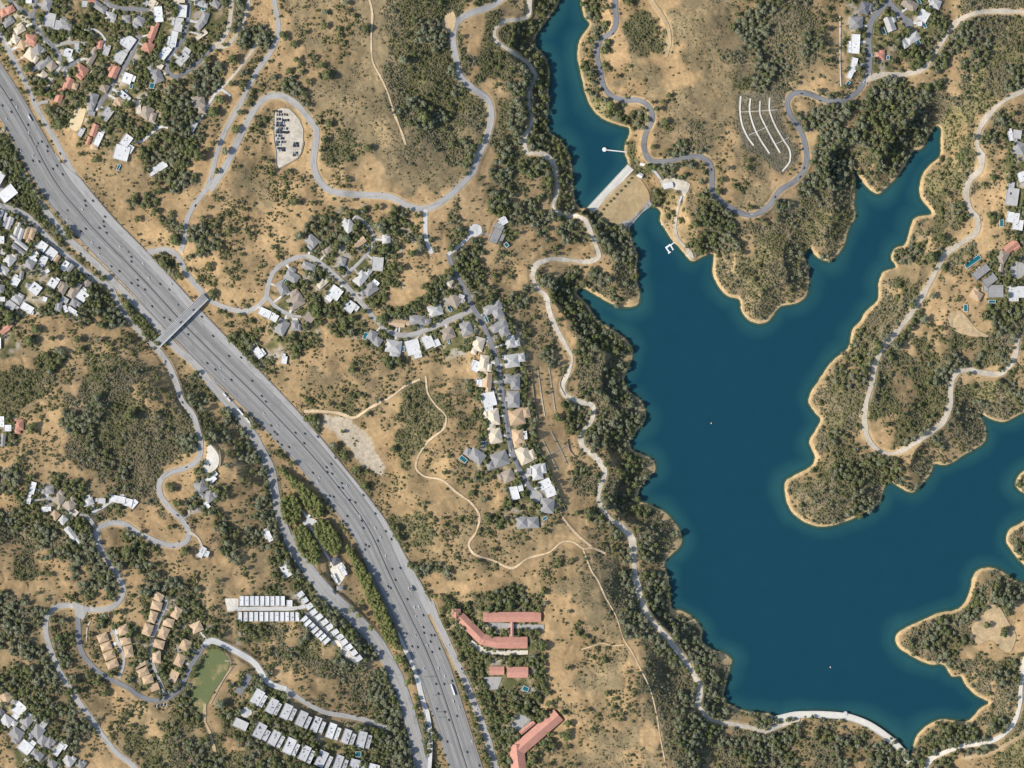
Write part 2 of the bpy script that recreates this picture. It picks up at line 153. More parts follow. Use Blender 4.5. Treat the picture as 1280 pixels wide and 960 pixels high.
# houses: x,y,w,l,angle,colour,roof ('+' adds a wing to the house before)
HOUSES = {
'hillside homes above the freeway': """4,16,8,9,-30,R,h;13,12,10,8,-30,R,h;0,25,5,6,0,O,g;11,28,13,7,-35,G,h;36,1,7,6,0,W,f;59,6,10,13,20,G,h;62,25,13,16,12,L,f;+70,31,10,11,12;82,32,14,9,5,G,h;25,37,12,8,-30,C,h;19,49,9,9,30,C,h;39,49,13,10,10,R,h;28,56,9,9,30,O,h;39,68,12,13,35,C,h;48,62,10,10,35,G,h;55,79,19,8,-38,G,h;65,83,10,9,-40,B,h;53,94,10,9,-45,C,h;85,66,10,10,15,W,f;+88,74,7,6,-25;96,58,6,7,0,L,f;125,56,6,10,15,R,h;114,73,8,15,30,B,g;102,88,14,11,35,R,h;86,104,9,12,25,R,g;94,108,6,7,20,O,h;74,122,8,12,20,R,g;133,64,7,10,20,L,f;161,53,12,15,35,W,f;150,71,12,15,30,L,f;143,90,9,15,25,R,g;131,110,9,9,30,B,h;159,98,11,12,20,W,f;116,124,11,14,20,G,h;154,119,11,7,40,W,f;149,127,10,8,35,O,h;135,141,10,12,35,L,f;114,142,9,5,10,G,f;118,163,7,14,20,R,g;123,174,7,16,25,W,f;118,184,8,6,0,O,h;101,166,6,9,30,L,f;111,176,4,9,20,R,g;158,176,10,14,35,W,f;+152,191,17,17,15;+162,186,8,9,30;200,209,17,8,-32,W,f;183,140,13,15,35,B,h;+191,147,7,11,15;173,134,6,15,0,C,f;248,127,15,13,-10,B,h;+252,137,8,8,0;242,159,5,12,30,L,f;196,95,12,16,-25,G,h;200,83,7,6,30,C,f;224,1,13,5,0,C,f;228,14,10,14,5,W,f;223,31,10,16,10,L,f;217,49,8,18,12,W,f;206,66,9,16,38,W,f;+211,61,7,13,30;228,74,9,16,40,L,f;+232,66,9,12,30;251,30,8,14,40,G,h;+256,22,8,12,20;252,44,5,15,55,C,f;250,4,12,8,10,L,h;270,5,9,8,30,G,h;115,2,8,5,0,R,g;106,5,7,7,0,L,f;125,9,17,8,35,G,h;139,20,12,8,10,L,h;158,24,9,8,0,G,h;174,26,12,10,20,G,h;198,18,10,18,-7,W,f;190,4,8,9,30,C,f;182,4,6,7,30,L,f;191,41,8,14,20,R,g;185,59,12,12,30,R,h""",
'tight houses west of the freeway': """1,269,4,11,20,L,g;6,277,4.5,11,20,L,g;12,279,5,14,18,L,g;20,291,4.6,13,18,L,g;26,293,4.6,14,18,L,g;33,291,5,14,18,O,g;40,292,7,13,20,O,h;2,300,6,8,0,W,f;27,306,17,4.5,38,L,g;23,312,17,5,38,G,g;53,308,10,10,35,W,f;64,317,11,12,38,W,f;71,323,5,8,35,O,g;42,320,12,5,-35,W,f;+43,325,5,5,-35;54,326,8,11,25,W,f;51,334,4,6,20,L,f;37,330,11,9,30,G,h;12,325,11,12,40,L,h;5,337,11,8,35,L,h;81,332,6,11,38,W,f;88,335,5,9,38,G,g;59,339,5,4,-30,W,f;4,315,6,6,20,L,f;18,319,6,5,20,C,h;27,344,4.5,9,10,G,g;19,352,9,10,32,W,f;66,354,10,10,35,W,f;44,361,12,12,38,W,f;21,374,12,9,30,L,h;13,381,12,8,35,L,f;34,385,14,8,30,W,f;+37,390,9,4,15;79,361,8,13,30,B,h;91,366,9,14,32,B,h;103,370,11,11,38,W,f;108,355,7,9,40,B,h;56,374,5,5,20,W,f;74,383,6,11,10,G,h;81,375,8,6,30,L,f;93,379,8,8,30,G,h;90,388,11,5,35,W,f;82,386,4,8,-20,W,f;3,374,6,5,0,W,f;1,361,8,9,10,G,h;8,410,16,5,-35,R,g;-2,429,6,12,0,W,f;35,357,5,5,20,G,h""",
'houses around the loop street': """436,283,12,12,-40,L,h;+433,278,8,6,40;450,302,13,8,-35,O,g;483,300,9,9,0,L,h;472,330,13,16,5,L,f;451,348,11,16,40,L,h;463,361,16,12,-35,G,h;470,353,8,4,40,W,f;390,301,14,11,40,G,h;411,311,11,8,-40,B,h;428,327,8,9,20,G,h;386,333,15,8,20,G,h;365,346,16,11,30,G,h;353,360,11,16,-30,G,h;358,365,8,3.5,40,W,f;370,377,18,14,-30,B,h;386,397,12,11,40,B,f;402,355,10,7,-40,C,h;419,366,14,14,35,W,f;437,383,12,13,35,W,f;331,391,14,9,25,W,f;+341,396,12,9,30;352,409,13,17,30,G,h;369,407,8,11,0,G,h;323,441,8,13,-35,W,f;355,450,7,9,10,W,f;465,420,10,12,30,G,h;+472,427,9,10,30;492,433,18,14,8,L,h;516,434,16,17,-15,W,f;535,427,12,15,-25,W,f;+545,429,9,8,-25;560,417,15,13,-20,B,h;583,411,13,15,-15,G,h;496,404,18,8,5,O,g;501,395,11,5,0,W,f;522,400,18,11,0,G,h;544,388,16,13,-18,L,h;568,376,14,13,30,B,h;576,373,7,9,20,L,f;558,352,14,8,20,C,h;619,295,10,17,25,G,f;+623,285,11,9,25;+626,297,7,9,25;629,276,9,9,-30,W,f;+623,281,8,6,-30""",
'houses along the ridge street': """598,430,12,15,15,C,h;616,385,20,10,-25,G,h;+622,391,11,14,-25;624,408,19,10,-25,G,h;+630,414,11,13,-25;638,428,11,13,-15,L,h;605,454,10,18,8,C,h;595,458,8,12,25,W,f;640,451,16,14,-8,L,h;609,475,10,16,5,O,g;602,479,7,8,0,W,f;640,473,17,10,-3,G,h;+644,480,10,12,-3;611,499,15,16,-15,W,f;642,499,13,18,0,G,h;617,521,12,18,-8,C,h;646,521,17,17,-10,O,h;619,545,14,16,-12,C,h;648,545,13,16,-8,O,h;656,544,5,9,-5,W,f;596,570,17,13,35,G,h;625,574,18,16,-20,G,h;655,569,14,19,-25,C,h;671,590,12,17,-10,L,h;661,589,5,7,0,L,f;635,595,13,13,-25,B,h;643,616,9,15,-15,W,f;+648,610,10,8,-15;681,605,14,10,-25,W,f;+687,613,12,14,-20;684,632,15,16,5,G,h;653,653,13,13,-5,G,h;+666,653,13,12,-5""",
'tan condominiums': """198,746,12,10,30,O,h;196,757,13,10,15,O,h;191,771,10,14,20,O,h;185,787,11,14,20,O,h;221,766,10,14,30,O,h;211,778,13,10,15,O,h;205,791,11,14,25,O,h;199,805,13,10,15,O,h;196,821,10,14,0,O,h;154,787,12,12,-15,O,h;157,801,13,9,-15,O,h;161,814,11,14,-10,O,h;129,797,13,10,-20,O,h;133,808,13,9,-20,O,h;137,819,14,9,-22,O,h;141,830,14,9,-22,O,h;179,840,14,9,-22,O,h;176,831,15,4.5,-28,O,g;185,849,13,10,-15,O,h;193,859,12,9,-20,O,f;246,784,14,12,-25,O,h;232,806,12,13,25,O,h;225,825,11,15,25,O,h;217,845,11,15,25,O,f""",
'white apartment blocks': """322,871,10,17,30,A,f;+329,876,4,14,30;340,882,9,17,28,P,f;+347,886,4,14,28;358,889,9,17,25,P,f;+366,893,4,14,25;377,898,9,17,25,P,f;+385,903,4,14,25;395,905,8,17,22,P,f;+403,909,4,13,22;414,913,8,17,20,A,f;+422,917,4,14,20;433,920,8,16,20,P,f;+441,924,4,13,20;452,924,9,18,15,P,f;+461,927,4,15,15;325,913,10,17,28,P,f;+333,919,5,12,28;343,922,9,17,28,P,f;+351,927,4,14,28;362,932,10,18,25,A,f;+370,937,4,14,25;381,941,9,17,25,P,f;+389,946,4,15,25;402,948,10,18,25,P,f;+411,953,4,15,25;423,953,8,17,20,P,f;+431,957,4,14,20;443,957,10,15,15,P,f;+453,961,4,12,15;467,962,11,13,15,A,f;301,905,15,10,25,L,f""",
'hill villas in the southwest': """7,871,13,11,40,O,h;24,886,13,14,40,W,f;19,878,7,6,40,G,h;9,901,13,11,35,L,h;34,900,12,14,38,G,h;40,896,3,12,-45,W,f;47,914,13,14,38,G,h;54,906,7,8,38,L,f;21,917,15,12,35,G,h;32,934,15,13,38,W,f;53,925,8,11,35,G,h;62,928,8,11,35,G,h;73,937,7,15,35,W,f;+79,932,9,7,35;46,943,15,10,35,G,h;86,951,12,10,40,L,h;101,956,9,8,40,G,h;66,955,9,9,35,G,h;2,890,6,6,40,D,h""",
'houses on the western hill': """41,610,6,14,15,W,f;36,626,5,7,15,W,f;62,612,10,9,0,G,h;74,624,11,12,35,B,h;87,631,12,12,38,B,h;94,641,6,7,38,C,f;58,636,11,5,0,W,f;69,644,9,9,40,O,h;79,650,8,9,40,L,h;89,667,7,18,-38,L,h;112,627,9,8,-20,L,h;127,626,9,6,0,L,f;147,624,18,8,10,W,f;+160,628,10,9,15;+167,630,6,11,40;252,690,7,13,30,W,f;+255,691,12,7,20;251,608,13,13,-30,G,h;+250,617,14,5,35;262,621,11,11,-35,G,h;264,599,11,8,-40,W,f;245,637,12,8,-10,B,h;259,631,4,8,-40,W,f;2,527,6,12,0,W,f;10,535,8,7,0,W,f;24,531,10,12,0,R,h;4,550,5,14,5,G,g;419,701,9,8,-30,D,h;428,713,6,13,-30,W,f;419,723,3,11,-25,W,f;425,735,7,5,0,G,h;357,713,8,16,-32,W,f;336,670,6,13,-25,W,f;395,652,5,2.5,35,W,f;386,645,3,4,35,W,f""",
'villas on the terrace street': """1081,10,11,14,15,D,h;1070,29,15,15,3,G,h;1069,55,10,22,3,W,f;1067,81,7,16,12,W,f;+1063,92,6,12,25;1112,30,10,17,-20,L,g;1100,70,10,8,5,R,h;1141,48,16,10,-32,L,h;+1130,54,7,12,-35;1154,20,12,13,30,W,f;1149,30,6,5,0,W,f;1137,6,18,11,30,B,h;1169,5,12,10,20,L,h""",
'villas on the eastern slope': """1271,168,10,10,8,L,f;1263,170,5,11,-10,W,f;1274,185,14,14,15,G,h;1277,221,9,11,-20,W,f;1265,246,14,20,8,L,f;1266,272,14,12,10,W,f;+1272,281,12,12,10;1264,308,17,9,-38,R,g;1253,321,11,14,30,B,h;1251,335,5,9,5,B,g;1226,340,21,9,-38,G,f;+1237,350,16,10,-38;1244,364,18,14,0,G,f;1270,365,18,13,0,W,f;1220,369,13,10,30,O,h""",
'white sheds by the dam': """800,219,6,5,30,W,g;835,232,11,6,-12,W,g;850,249,2.6,8,25,W,f""",
'white halls west of the freeway': """-6,222,18,18,30,W,f;10,242,19,13,-38,W,f""",
}
def rows(y, xs, w, l, a): return ";".join("%g,%g,%g,%g,%g,A,f" % (x, y, w, l, a) for x in xs)
HOUSES['white row houses'] = ";".join([
 rows(751, [302,308.4,314.8,321,327.6,334,340.4,346.8,353.4], 5.2, 12, 0), "362,754,7,8,0,A,f",
 rows(770.6, [300,307,313.8,320,326.6,333,339.5,345.8,352.4,358.6,365,371.5], 5, 11.5, 0)] +
 ["%g,%g,9,6.6,-35,A,f" % p for p in [(375.6,743),(380.6,750.6),(386.5,757.8),(392,765),(398.7,771),(405.6,777.5),(412,783.7),(418.7,790),(425,796),(430,802.5),(436,809),(442,816),(448,823)]] +
 ["%g,%g,10,4.8,-42,A,f" % p for p in [(380,774),(384.6,778.5),(389.2,783),(393.8,787.4),(398.6,792),(403.2,796.4),(408,801)]])
RED = [("long curved red tile roofed building beside the freeway", "570,768,11,14,0;590,786,43,13,45;613,801,26,13,12;640,803,38,14,0"),
       ("straight red tile roofed wing with a link walkway", "640,771,72,12,0;640,786,3.2,17,0"),
       ("short red roofed building west of the pool", "621,838,18,10,0"),
       ("wide red roofed building north of the pool", "647,840,26,13,0"),
       ("large bent red tile roofed building by the car park", "673,915,66,17,-41;649,965,18,70,-6;659,909,22,5,-39")]
POOLS = [(67,26,3,7,-30),(99,63,3.5,4,30),(164,108,3,5,20),(190,107,5,6,10),(148,209,2.5,7,25),(254,11,4,4,0),(131,66,2,3,0),(157,115,2,5,40),(123,171,2,5,25),
 (487,302,3,5,-20),(356,350,2,6,40),(376,370,2,6,-35),(387,390,2,6,-40),(414,372,2.5,5,-35),(351,406,3,5,10),(457,420,5,8,15),(504,436,2,6,0),(498,393,5,1.5,0),(516,388,4,4,0),
 (533,372,6,6,20),(548,359,5,6,0),(561,427,1.5,5,-15),(562,386,3,7,-30),(608,399,2.5,8,-25),(643,425,2,7,-15),(630,446,4,4,0),(598,475,4,4,0),(603,500,1.5,5,0),(649,503,2.5,6,15),(605,554,5,3,-10),
 (579,574,5,9,-50),(667,569,3,7,-25),(681,648,6,3,-35),(633,306,4,5,-40),(657,861,7,5,25),(448,943,6,6,0),(1060,104,3,5,40),(1105,39,3,8,-20),(1110,72,3,4,0),(1149,2,3,6,-30),(1156,32,3,6,-25),(1148,53,4,5,-35),
 (1252,279,4,8,0),(1216,327,5,22,55),(1207,385,4,8,0),(1240,377,8,3,0),(1275,218,2,6,-25),(290,857,3,3,0),(654,447,2,5,0),(127,624,4,3,0)]
# trees: x,y,r
TREES = [tuple(float(a) for a in p.split(',')) for p in """247,195,9 271,214,4.5 267,179,5 295,162,7 282,189,6 120,199,6 101,192,4 29,115,4 291,76,8 259,74,6 274,82,6 290,105,5 304,107,7 306,92,7 300,141,5 311,120,4 275,125,8 267,141,8 49,26,5 75,155,8 62,137,8 50,112,9 35,85,8 150,147,7 160,130,8 409,95,8 402,81,6 406,16,5 406,33,6 382,40,4 370,75,5 342,94,7 361,89,5 357,105,5 379,116,5 385,102,4 384,131,4 397,154,4 411,155,6 355,46,7 367,55,6 460,185,6 405,174,5 432,5,5 434,14,4 456,37,6 424,37,4 565,180,6 504,76,7 511,155,5 531,147,9 525,140,7 555,162,5
220,300,9 172,274,5 182,255,9 194,265,6 205,329,8 222,345,7 286,289,5 269,281,4 275,311,5 261,331,5 235,337,4 249,351,5 265,367,7 300,394,4 285,395,4 274,390,4 292,419,6 312,429,8 87,294,7 129,347,6 159,382,7 66,424,5 72,436,5 97,424,6 122,425,4 137,430,4 37,426,8 11,395,8 45,412,6 470,259,5 391,254,4 341,309,4 369,252,7 475,284,9 490,275,7 495,290,5 515,316,7 502,334,5 467,382,6 455,389,5 477,400,9 430,402,7 440,397,6 415,394,7 397,390,10 395,377,7 390,345,8 482,450,7 499,451,6 430,300,9 420,307,8 445,285,6 480,312,8 372,294,8
391,524,7 429,539,3.6 492,561,6 494,660,8 524,710,8 384,502,7 412,505,4 455,496,4 471,501,4 442,514,4 459,519,4 609,644,8 606,623,4 589,617,5 616,687,4.5 556,590,4 417,557,6 430,570,6 445,587,6 456,607,6 498,822,7.5 509,852,6 519,884,6 440,762,6 450,769,5 464,784,5 452,752,5 356,870,5 335,897,7 392,924,7 447,906,7 94,851,5 110,842,7 65,785,4 74,797,6 145,765,5 86,865,7 289,857,5 275,880,7 677,807,8 711,765,3.6 722,791,4 731,796,4 709,834,4 755,825,5 686,879,5.5 666,950,6 707,917,9 710,904,6 767,885,4 775,899,4 699,520,7 711,591,4 712,534,8 736,640,8 715,700,4
1201,192,10 760,87,4.5 757,64,5 772,95,4 816,184,4 829,127,4 836,119,4 831,152,6 821,137,5 762,132,9 910,210,4 902,225,5 876,226,5 810,210,7 1176,300,8 1164,322,9 1165,370,5 1136,410,5 1155,399,7 1239,271,8 1122,356,6 42,535,8 162,520,9 212,610,8 222,627,7 160,690,10 175,695,8 232,690,6 654,617,4.5 568,408,4 205,772,4 1135,38,5 1255,790,8 1233,780,5 850,275,5 870,280,6 880,262,6 1098,40,4 1120,45,5 1126,66,6""".split()]
SMALLB = [tuple(float(a) for a in p.split(',')) for p in """351,9,3 360,15,3 350,21,3 425,150,3 286,270,3 245,339,3 289,377,3 400,252,3 411,259,3 417,249,3 394,265,3 409,265,2.5 371,269,3 337,293,3 346,302,3 429,415,3.4 635,652,3 567,592,3 464,590,3 824,193,2.6 1192,411,2.6 789,223,2.4 785,228,2.4 781,233,2.4 776,238,2.4 771,243,2.6 767,248,2.6 763,252,2.4 758,257,2.4 754,262,2.4 750,267,2.6 977,133,2 979,143,2 983,153,2 989,162,2 994,171,2 999,180,2 676,467,2 670,471,2 682,474,2.2 684,481,2 688,486,2 682,490,2 684,492,2""".split()]
GROVES = ["345,583 360,590 373,602 388,613 402,628 403,643 393,647 385,638 378,620 362,603 355,592","355,620 363,617 372,623 377,635 375,650 363,655 353,648 352,632","367,662 378,657 388,668 398,685 398,703 387,703 375,690","392,655 405,648 415,658 425,675 428,687 417,693 405,683 397,670","432,678 440,687 450,703 462,723 472,740 482,764 495,795 497,810 484,802 470,772 460,747 448,722 440,700"]
HEDGES = ["552,745 562,745 577,775 592,810 606,850 618,890 628,930 621,930 609,890 598,855 583,815 568,785","15,238 30,238 42,255 56,276 46,276 34,260","150,372 168,385 192,412 198,430 184,424 165,400","0,168 10,180 30,215 44,240 56,262 46,262 30,236 12,205 0,190","540,365 560,335 572,330 545,372 520,388 500,398 490,392 515,378"]
LOTCARS = [(230,290,335,4),(243,345,405,5),(268,285,355,6),(295,285,365,7),(325,300,390,7),(345,275,330,5),(362,350,405,5),(364,280,335,5),(395,280,330,4),(425,285,355,5),(458,285,370,7),(488,285,325,4),(522,290,365,6),(542,315,365,4),(475,460,500,4),(498,455,500,4),(570,455,490,4),(592,450,490,4),(155,290,330,3),(185,290,390,5)]
CARS = """14,125d 3,132d 14,140d 21,134w 8,149w 35,156d 36,166w 52,177d 47,179g 45,183g 59,183d 59,189d 26,189w 41,195w 41,201d 49,202d 66,211d 71,207d 78,218d 106,251d 116,251d 107,257d 103,262w 131,271d 129,277d 130,283d 124,285d 133,291d 84,263g 84,275w 107,286d 101,289d 115,303w 124,310d 124,318w 150,309w 139,333d 149,339d 160,315g 164,321d 164,327d 179,330w 186,348w 172,350d 164,354d 172,357d 181,362d 200,355d 211,362g 214,355w 190,383d 205,397d 212,400d 222,381g 235,418d 266,420d 286,445d 301,447d 259,454d 269,462d 275,460w 280,475w 289,475d 315,476d 252,396d 327,495d 332,502d 330,517w 339,532d 347,532w 343,540d 346,543d 347,552d 352,556d 361,559d 369,541d 381,542d 380,554d 391,591d 399,597w 397,602w 408,584d 409,590d 415,592d 414,580d 419,572d 397,546d 381,526d 427,604d 423,609d 428,610d 434,608w 412,620d 411,625d 417,621d 437,625d 444,628d 454,619d 417,639d 434,645d 450,645w 452,651d 454,660d 469,642d 469,660w 482,664d 489,674d 472,676d 476,672w 457,681d 461,683d 456,687d 482,695w 490,711d 500,710d 509,707w 485,733d 488,735d 494,725d 511,736w 509,749d 518,759w 524,759w 529,769d 520,771w 508,792d 519,794w 529,784d 530,791d 538,802d 539,794d 543,794d 515,808d 522,809d 549,811d 540,815d 561,806w 534,807w 530,836w 548,835w 577,836d 556,845w 565,851d 555,855d 545,855d 548,867d 567,877w 574,884w 571,895d 556,890d 561,900d 546,886d 559,927d 590,927w 584,940d 599,957d 596,887w 595,897d"""
ROADCARS = """101,317d 120,339w 111,344d 185,430d 207,452d 495,865d 224,496d 228,503d 239,521w 233,584d 222,644d 234,654d 217,684d 889,212d 775,17d 766,42d 751,85d 754,112d 1003,186d 1005,210d 1000,221d 969,246d 1002,117d 1025,126d 940,268w 904,253w 1083,67d 1090,69w 1083,44d 1084,94d 1088,93w 1080,102w 1083,104w 244,257d 45,52d 60,54w 48,40w 617,447d 620,465d 630,510d 638,563w 225,860d 262,581d 30,77d 20,65d 42,125d 75,192d 391,880d 417,889d 439,893d 328,575w 332,590w 337,570d 347,600d 344,610w"""
EXPO = 0.15
# ------------------------------------------------------------------ frame and terrain
S = 1.6; HC = 9000.0
rng = np.random.RandomState(7); random.seed(7)
STEP = 1.25; U0, V0 = -125.0, -125.0
NU, NV = int(1530/STEP)+1, int(1210/STEP)+1
us = U0+np.arange(NU)*STEP; vs = V0+np.arange(NV)*STEP
UU, VV = np.meshgrid(us, vs)          # [v,u]
def W(u, v, z):                        # survey position and height -> world
    k = S*(1-z/HC)
    return ((u-640)*k, (480-v)*k, z)
def smooth(a, b, x):
    t = np.clip((x-a)/(b-a), 0, 1); return t*t*(3-2*t)
def bilin(A, x, y):
    h, w = A.shape[:2]
    x = np.clip(x, 0, w-1.001); y = np.clip(y, 0, h-1.001)
    xi = x.astype(int); yi = y.astype(int); fx = x-xi; fy = y-yi
    if A.ndim == 3: fx = fx[..., None]; fy = fy[..., None]
    return (A[yi, xi]*(1-fx)+A[yi, xi+1]*fx)*(1-fy)+(A[yi+1, xi]*(1-fx)+A[yi+1, xi+1]*fx)*fy
def vnoise(scale, seed):
    r = np.random.RandomState(seed); h = int(1210/scale)+4; w = int(1530/scale)+4
    A = r.rand(h, w)
    x = (UU-U0)/scale+.5; y = (VV-V0)/scale+.5
    xi = x.astype(int); yi = y.astype(int); fx = x-xi; fy = y-yi
    fx = fx*fx*(3-2*fx); fy = fy*fy*(3-2*fy)
    return (A[yi, xi]*(1-fx)+A[yi, xi+1]*fx)*(1-fy)+(A[yi+1, xi]*(1-fx)+A[yi+1, xi+1]*fx)*fy-.5
def blur(A, r):
    for ax in (0, 1):
        n = 2*r+1
        pad = [(0, 0)]*A.ndim; pad[ax] = (r+1, r)
        c = np.cumsum(np.pad(A, pad, mode='edge'), axis=ax)
        hi = [slice(None)]*A.ndim; lo = [slice(None)]*A.ndim
        hi[ax] = slice(n, None); lo[ax] = slice(0, -n)
        A = (c[tuple(hi)]-c[tuple(lo)])/n
    return A
def box(pts, m):
    a = np.array(pts); x0, y0 = a.min(0)-m; x1, y1 = a.max(0)+m
    i0 = max(0, int((x0-U0)/STEP)); i1 = min(NU, int((x1-U0)/STEP)+2)
    j0 = max(0, int((y0-V0)/STEP)); j1 = min(NV, int((y1-V0)/STEP)+2)
    return (slice(j0, max(j1, j0)), slice(i0, max(i1, i0)))
def inpoly(pts, X, Y):
    r = np.zeros(X.shape, bool); n = len(pts)
    for k in range(n):
        (x1, y1), (x2, y2) = pts[k], pts[(k+1) % n]
        if y1 == y2: continue
        c = (y1 > Y) != (y2 > Y)
        r ^= c & (X < (x2-x1)*(Y-y1)/(y2-y1)+x1)
    return r
def polymask(pts):
    m = np.zeros((NV, NU), bool); b = box(pts, 1)
    m[b] = inpoly(pts, UU[b], VV[b]); return m
def dfield(pts, lim, D=None, closed=False):
    if D is None: D = np.full((NV, NU), lim, float)
    n = len(pts)
    for k in range(n if closed else n-1):
        a, c = pts[k], pts[(k+1) % n]
        b = box([a, c], lim)
        X, Y = UU[b], VV[b]
        if X.size == 0: continue
        dx, dy = c[0]-a[0], c[1]-a[1]; L = dx*dx+dy*dy+1e-9
        t = np.clip(((X-a[0])*dx+(Y-a[1])*dy)/L, 0, 1)
        D[b] = np.minimum(D[b], np.hypot(X-a[0]-t*dx, Y-a[1]-t*dy))
    return D
def catmull(pts, step=2.0):
    p = np.array(pts, float)
    if len(p) < 3:
        n = max(2, int(np.hypot(*(p[1]-p[0]))/step)+1)
        return p[0]+(p[1]-p[0])*np.linspace(0, 1, n)[:, None]
    q = np.vstack([2*p[0]-p[1], p, 2*p[-1]-p[-2]]); out = []
    for i in range(1, len(q)-2):
        n = max(1, int(np.hypot(*(q[i+1]-q[i]))/step))
        for t in np.arange(n)/n:
            d0 = max(1e-3, np.hypot(*(q[i]-q[i-1])))**.5; d1 = max(1e-3, np.hypot(*(q[i+1]-q[i])))**.5; d2 = max(1e-3, np.hypot(*(q[i+2]-q[i+1])))**.5
            m1 = (q[i+1]-q[i])+d1*((q[i]-q[i-1])/d0-(q[i+1]-q[i-1])/(d0+d1))
            m2 = (q[i+1]-q[i])+d1*((q[i+2]-q[i+1])/d2-(q[i+2]-q[i])/(d1+d2))
            out.append((2*t**3-3*t*t+1)*q[i]+(t**3-2*t*t+t)*m1+(-2*t**3+3*t*t)*q[i+1]+(t**3-t*t)*m2)
    out.append(q[-2]); return np.array(out)
def roughen(pts, seed, amp=.9):
    r = np.random.RandomState(seed); p = np.array(pts); out = []
    for k in range(len(p)):
        a, b = p[k], p[(k+1) % len(p)]; L = np.hypot(*(b-a)); n = max(1, int(L/5))
        nn = np.array([-(b-a)[1], (b-a)[0]])/(L+1e-6)
        for i in range(n):
            out.append(tuple(a+(b-a)*i/n+nn*(r.randn()*amp if i else r.randn()*amp*.4)))
    return out
def closed_smooth(pts):
    p = list(pts); c = catmull([p[-1]]+p+[p[0], p[1]], 3.0); a = np.array(p[0]); b = c
    i0 = np.argmin(np.hypot(*(b[:len(b)//2]-a).T)); i1 = len(b)//2+np.argmin(np.hypot(*(b[len(b)//2:]-a).T))
    return [tuple(x) for x in b[i0:i1]]
LAKE = roughen(closed_smooth(LAKE), 3, .45); UPPER = roughen(closed_smooth(UPPER), 4, .45)
LV_LAKE, LV_UP = 0.0, 7.0
cg = 12.0; cw, ch = int(1530/cg)+2, int(1210/cg)+2
CX, CY = np.meshgrid(U0+np.arange(cw)*cg, V0+np.arange(ch)*cg)
num = np.zeros_like(CX); den = np.zeros_like(CX)
for (x, y, h) in CTRL:
    w = 1/(((CX-x)**2+(CY-y)**2)+500)**1.6; num += w*h; den += w
T = bilin(num/den, (UU-U0)/cg, (VV-V0)/cg)
# land cover classes, read with a wandering offset so that no cell edge shows
ch2 = {c: i for i, c in enumerate("._,:scgwkynt")}
grid = np.zeros((48, 64), int)
for bj in range(4):
    for bi in range(4):
        rws = COVER[bj][bi].split('|')
        for j in range(12):
            r = (rws[j]+'.'*16)[:16] if j < len(rws) else '.'*16
            for i in range(16): grid[bj*12+j, bi*16+i] = ch2.get(r[i], 0)
for _ in range(8):                       # cells read as open water or paving take the cover next to them
    e = grid == 1
    g0 = grid.copy()
    for dj, di in ((0, 1), (0, -1), (1, 0), (-1, 0)):
        sh_ = np.roll(np.roll(g0, dj, 0), di, 1); ok_ = e & (grid == 1) & (sh_ != 1); grid[ok_] = sh_[ok_]
def cover_at(u, v, du=0, dv=0):
    return grid[np.clip(((v+dv)/20).astype(int), 0, 47), np.clip(((u+du)/20).astype(int), 0, 63)]
n1, n2 = vnoise(17, 1), vnoise(17, 2); n3, n4 = vnoise(6, 3), vnoise(6, 4)
wu, wv = n1*22+n3*9, n2*22+n4*9
CLS = cover_at(UU, VV, wu, wv)
_terr = polymask(PT('912,110 976,108 990,150 1000,185 1000,210 977,226 945,204 922,192 912,150'))
rough = np.array([.5,.2,.7,.8,.8,1.,1.,.8,.8,.8,.25,.12])[CLS]; rough = blur(np.where(_terr, .08, rough), 6)
T = T+rough*(vnoise(60, 11)*14+vnoise(27, 12)*9+vnoise(11, 13)*2.0+vnoise(5, 14)*.8)
# gullies running off the ridges
gu = np.abs(vnoise(22, 15)+.35*vnoise(9, 16)); T = T-rough*1.5*(1-smooth(0, .2, gu))
FW = catmull(MEDIAN, 2.5)
_k = np.hanning(29); _k /= _k.sum()
FW = np.stack([np.convolve(np.pad(FW[:, i], 14, mode='reflect', reflect_type='odd'), _k, 'valid') for i in (0, 1)], 1)
dF = dfield([tuple(p) for p in FW], 90)
T = T*smooth(37, 90, dF)+24*(1-smooth(37, 90, dF))
CLS = np.where((dF < 33) & (CLS != 10) & (dF < 30), np.where(np.isin(CLS, [8, 7, 6, 5, 9]) & (dF > 24), CLS, 2), CLS)
lakeM, upM = polymask(LAKE), polymask(UPPER)
dL = dfield(LAKE, 70, None, True); dU = dfield(UPPER, 70, None, True)
_nr = (dL > 3.5) & (dL < 24) & ~lakeM & np.isin(CLS, [0, 2]) & ~((UU < 870) & (VV < 345)) & ~((UU < 1000) & (VV > 850))
CLS = np.where(_nr, np.where(n3+n4 > -.05, 5, 4), CLS)
CLS = np.where(polymask(PT("918,117 972,114 978,150 993,185 995,205 977,220 950,196 930,187 920,150")), 11, CLS)
CLS = np.where(polymask(PT('663,462 700,468 702,500 706,540 712,575 714,622 704,630 690,592 672,545')), 0, CLS)
CLS = np.where(polymask(PT('402,517 430,521 442,527 460,545 475,572 482,587 472,595 460,587 442,567 420,545 405,527')), 0, CLS)
CLS = np.where(polymask(PT('335,565 362,578 395,605 412,640 445,680 470,720 500,800 505,880 490,860 470,800 440,755 405,735 372,690 352,640')), 2, CLS)
def shore(T, M, d, lv):
    land = np.minimum(np.maximum(T, lv+.25+np.minimum(d*.12, 1.2)), lv+.25+d*S*.42+np.maximum(0, d-25)*3)
    wat = lv-np.minimum(9, .1+d*S*.2)
    return np.where(M, wat, land)
T = shore(T, lakeM, dL, LV_LAKE)
tu = shore(T, upM, dU, LV_UP); T = np.where((dU < 69) | upM, np.where((UU+VV*1.0 < 992) | upM, tu, T), T)
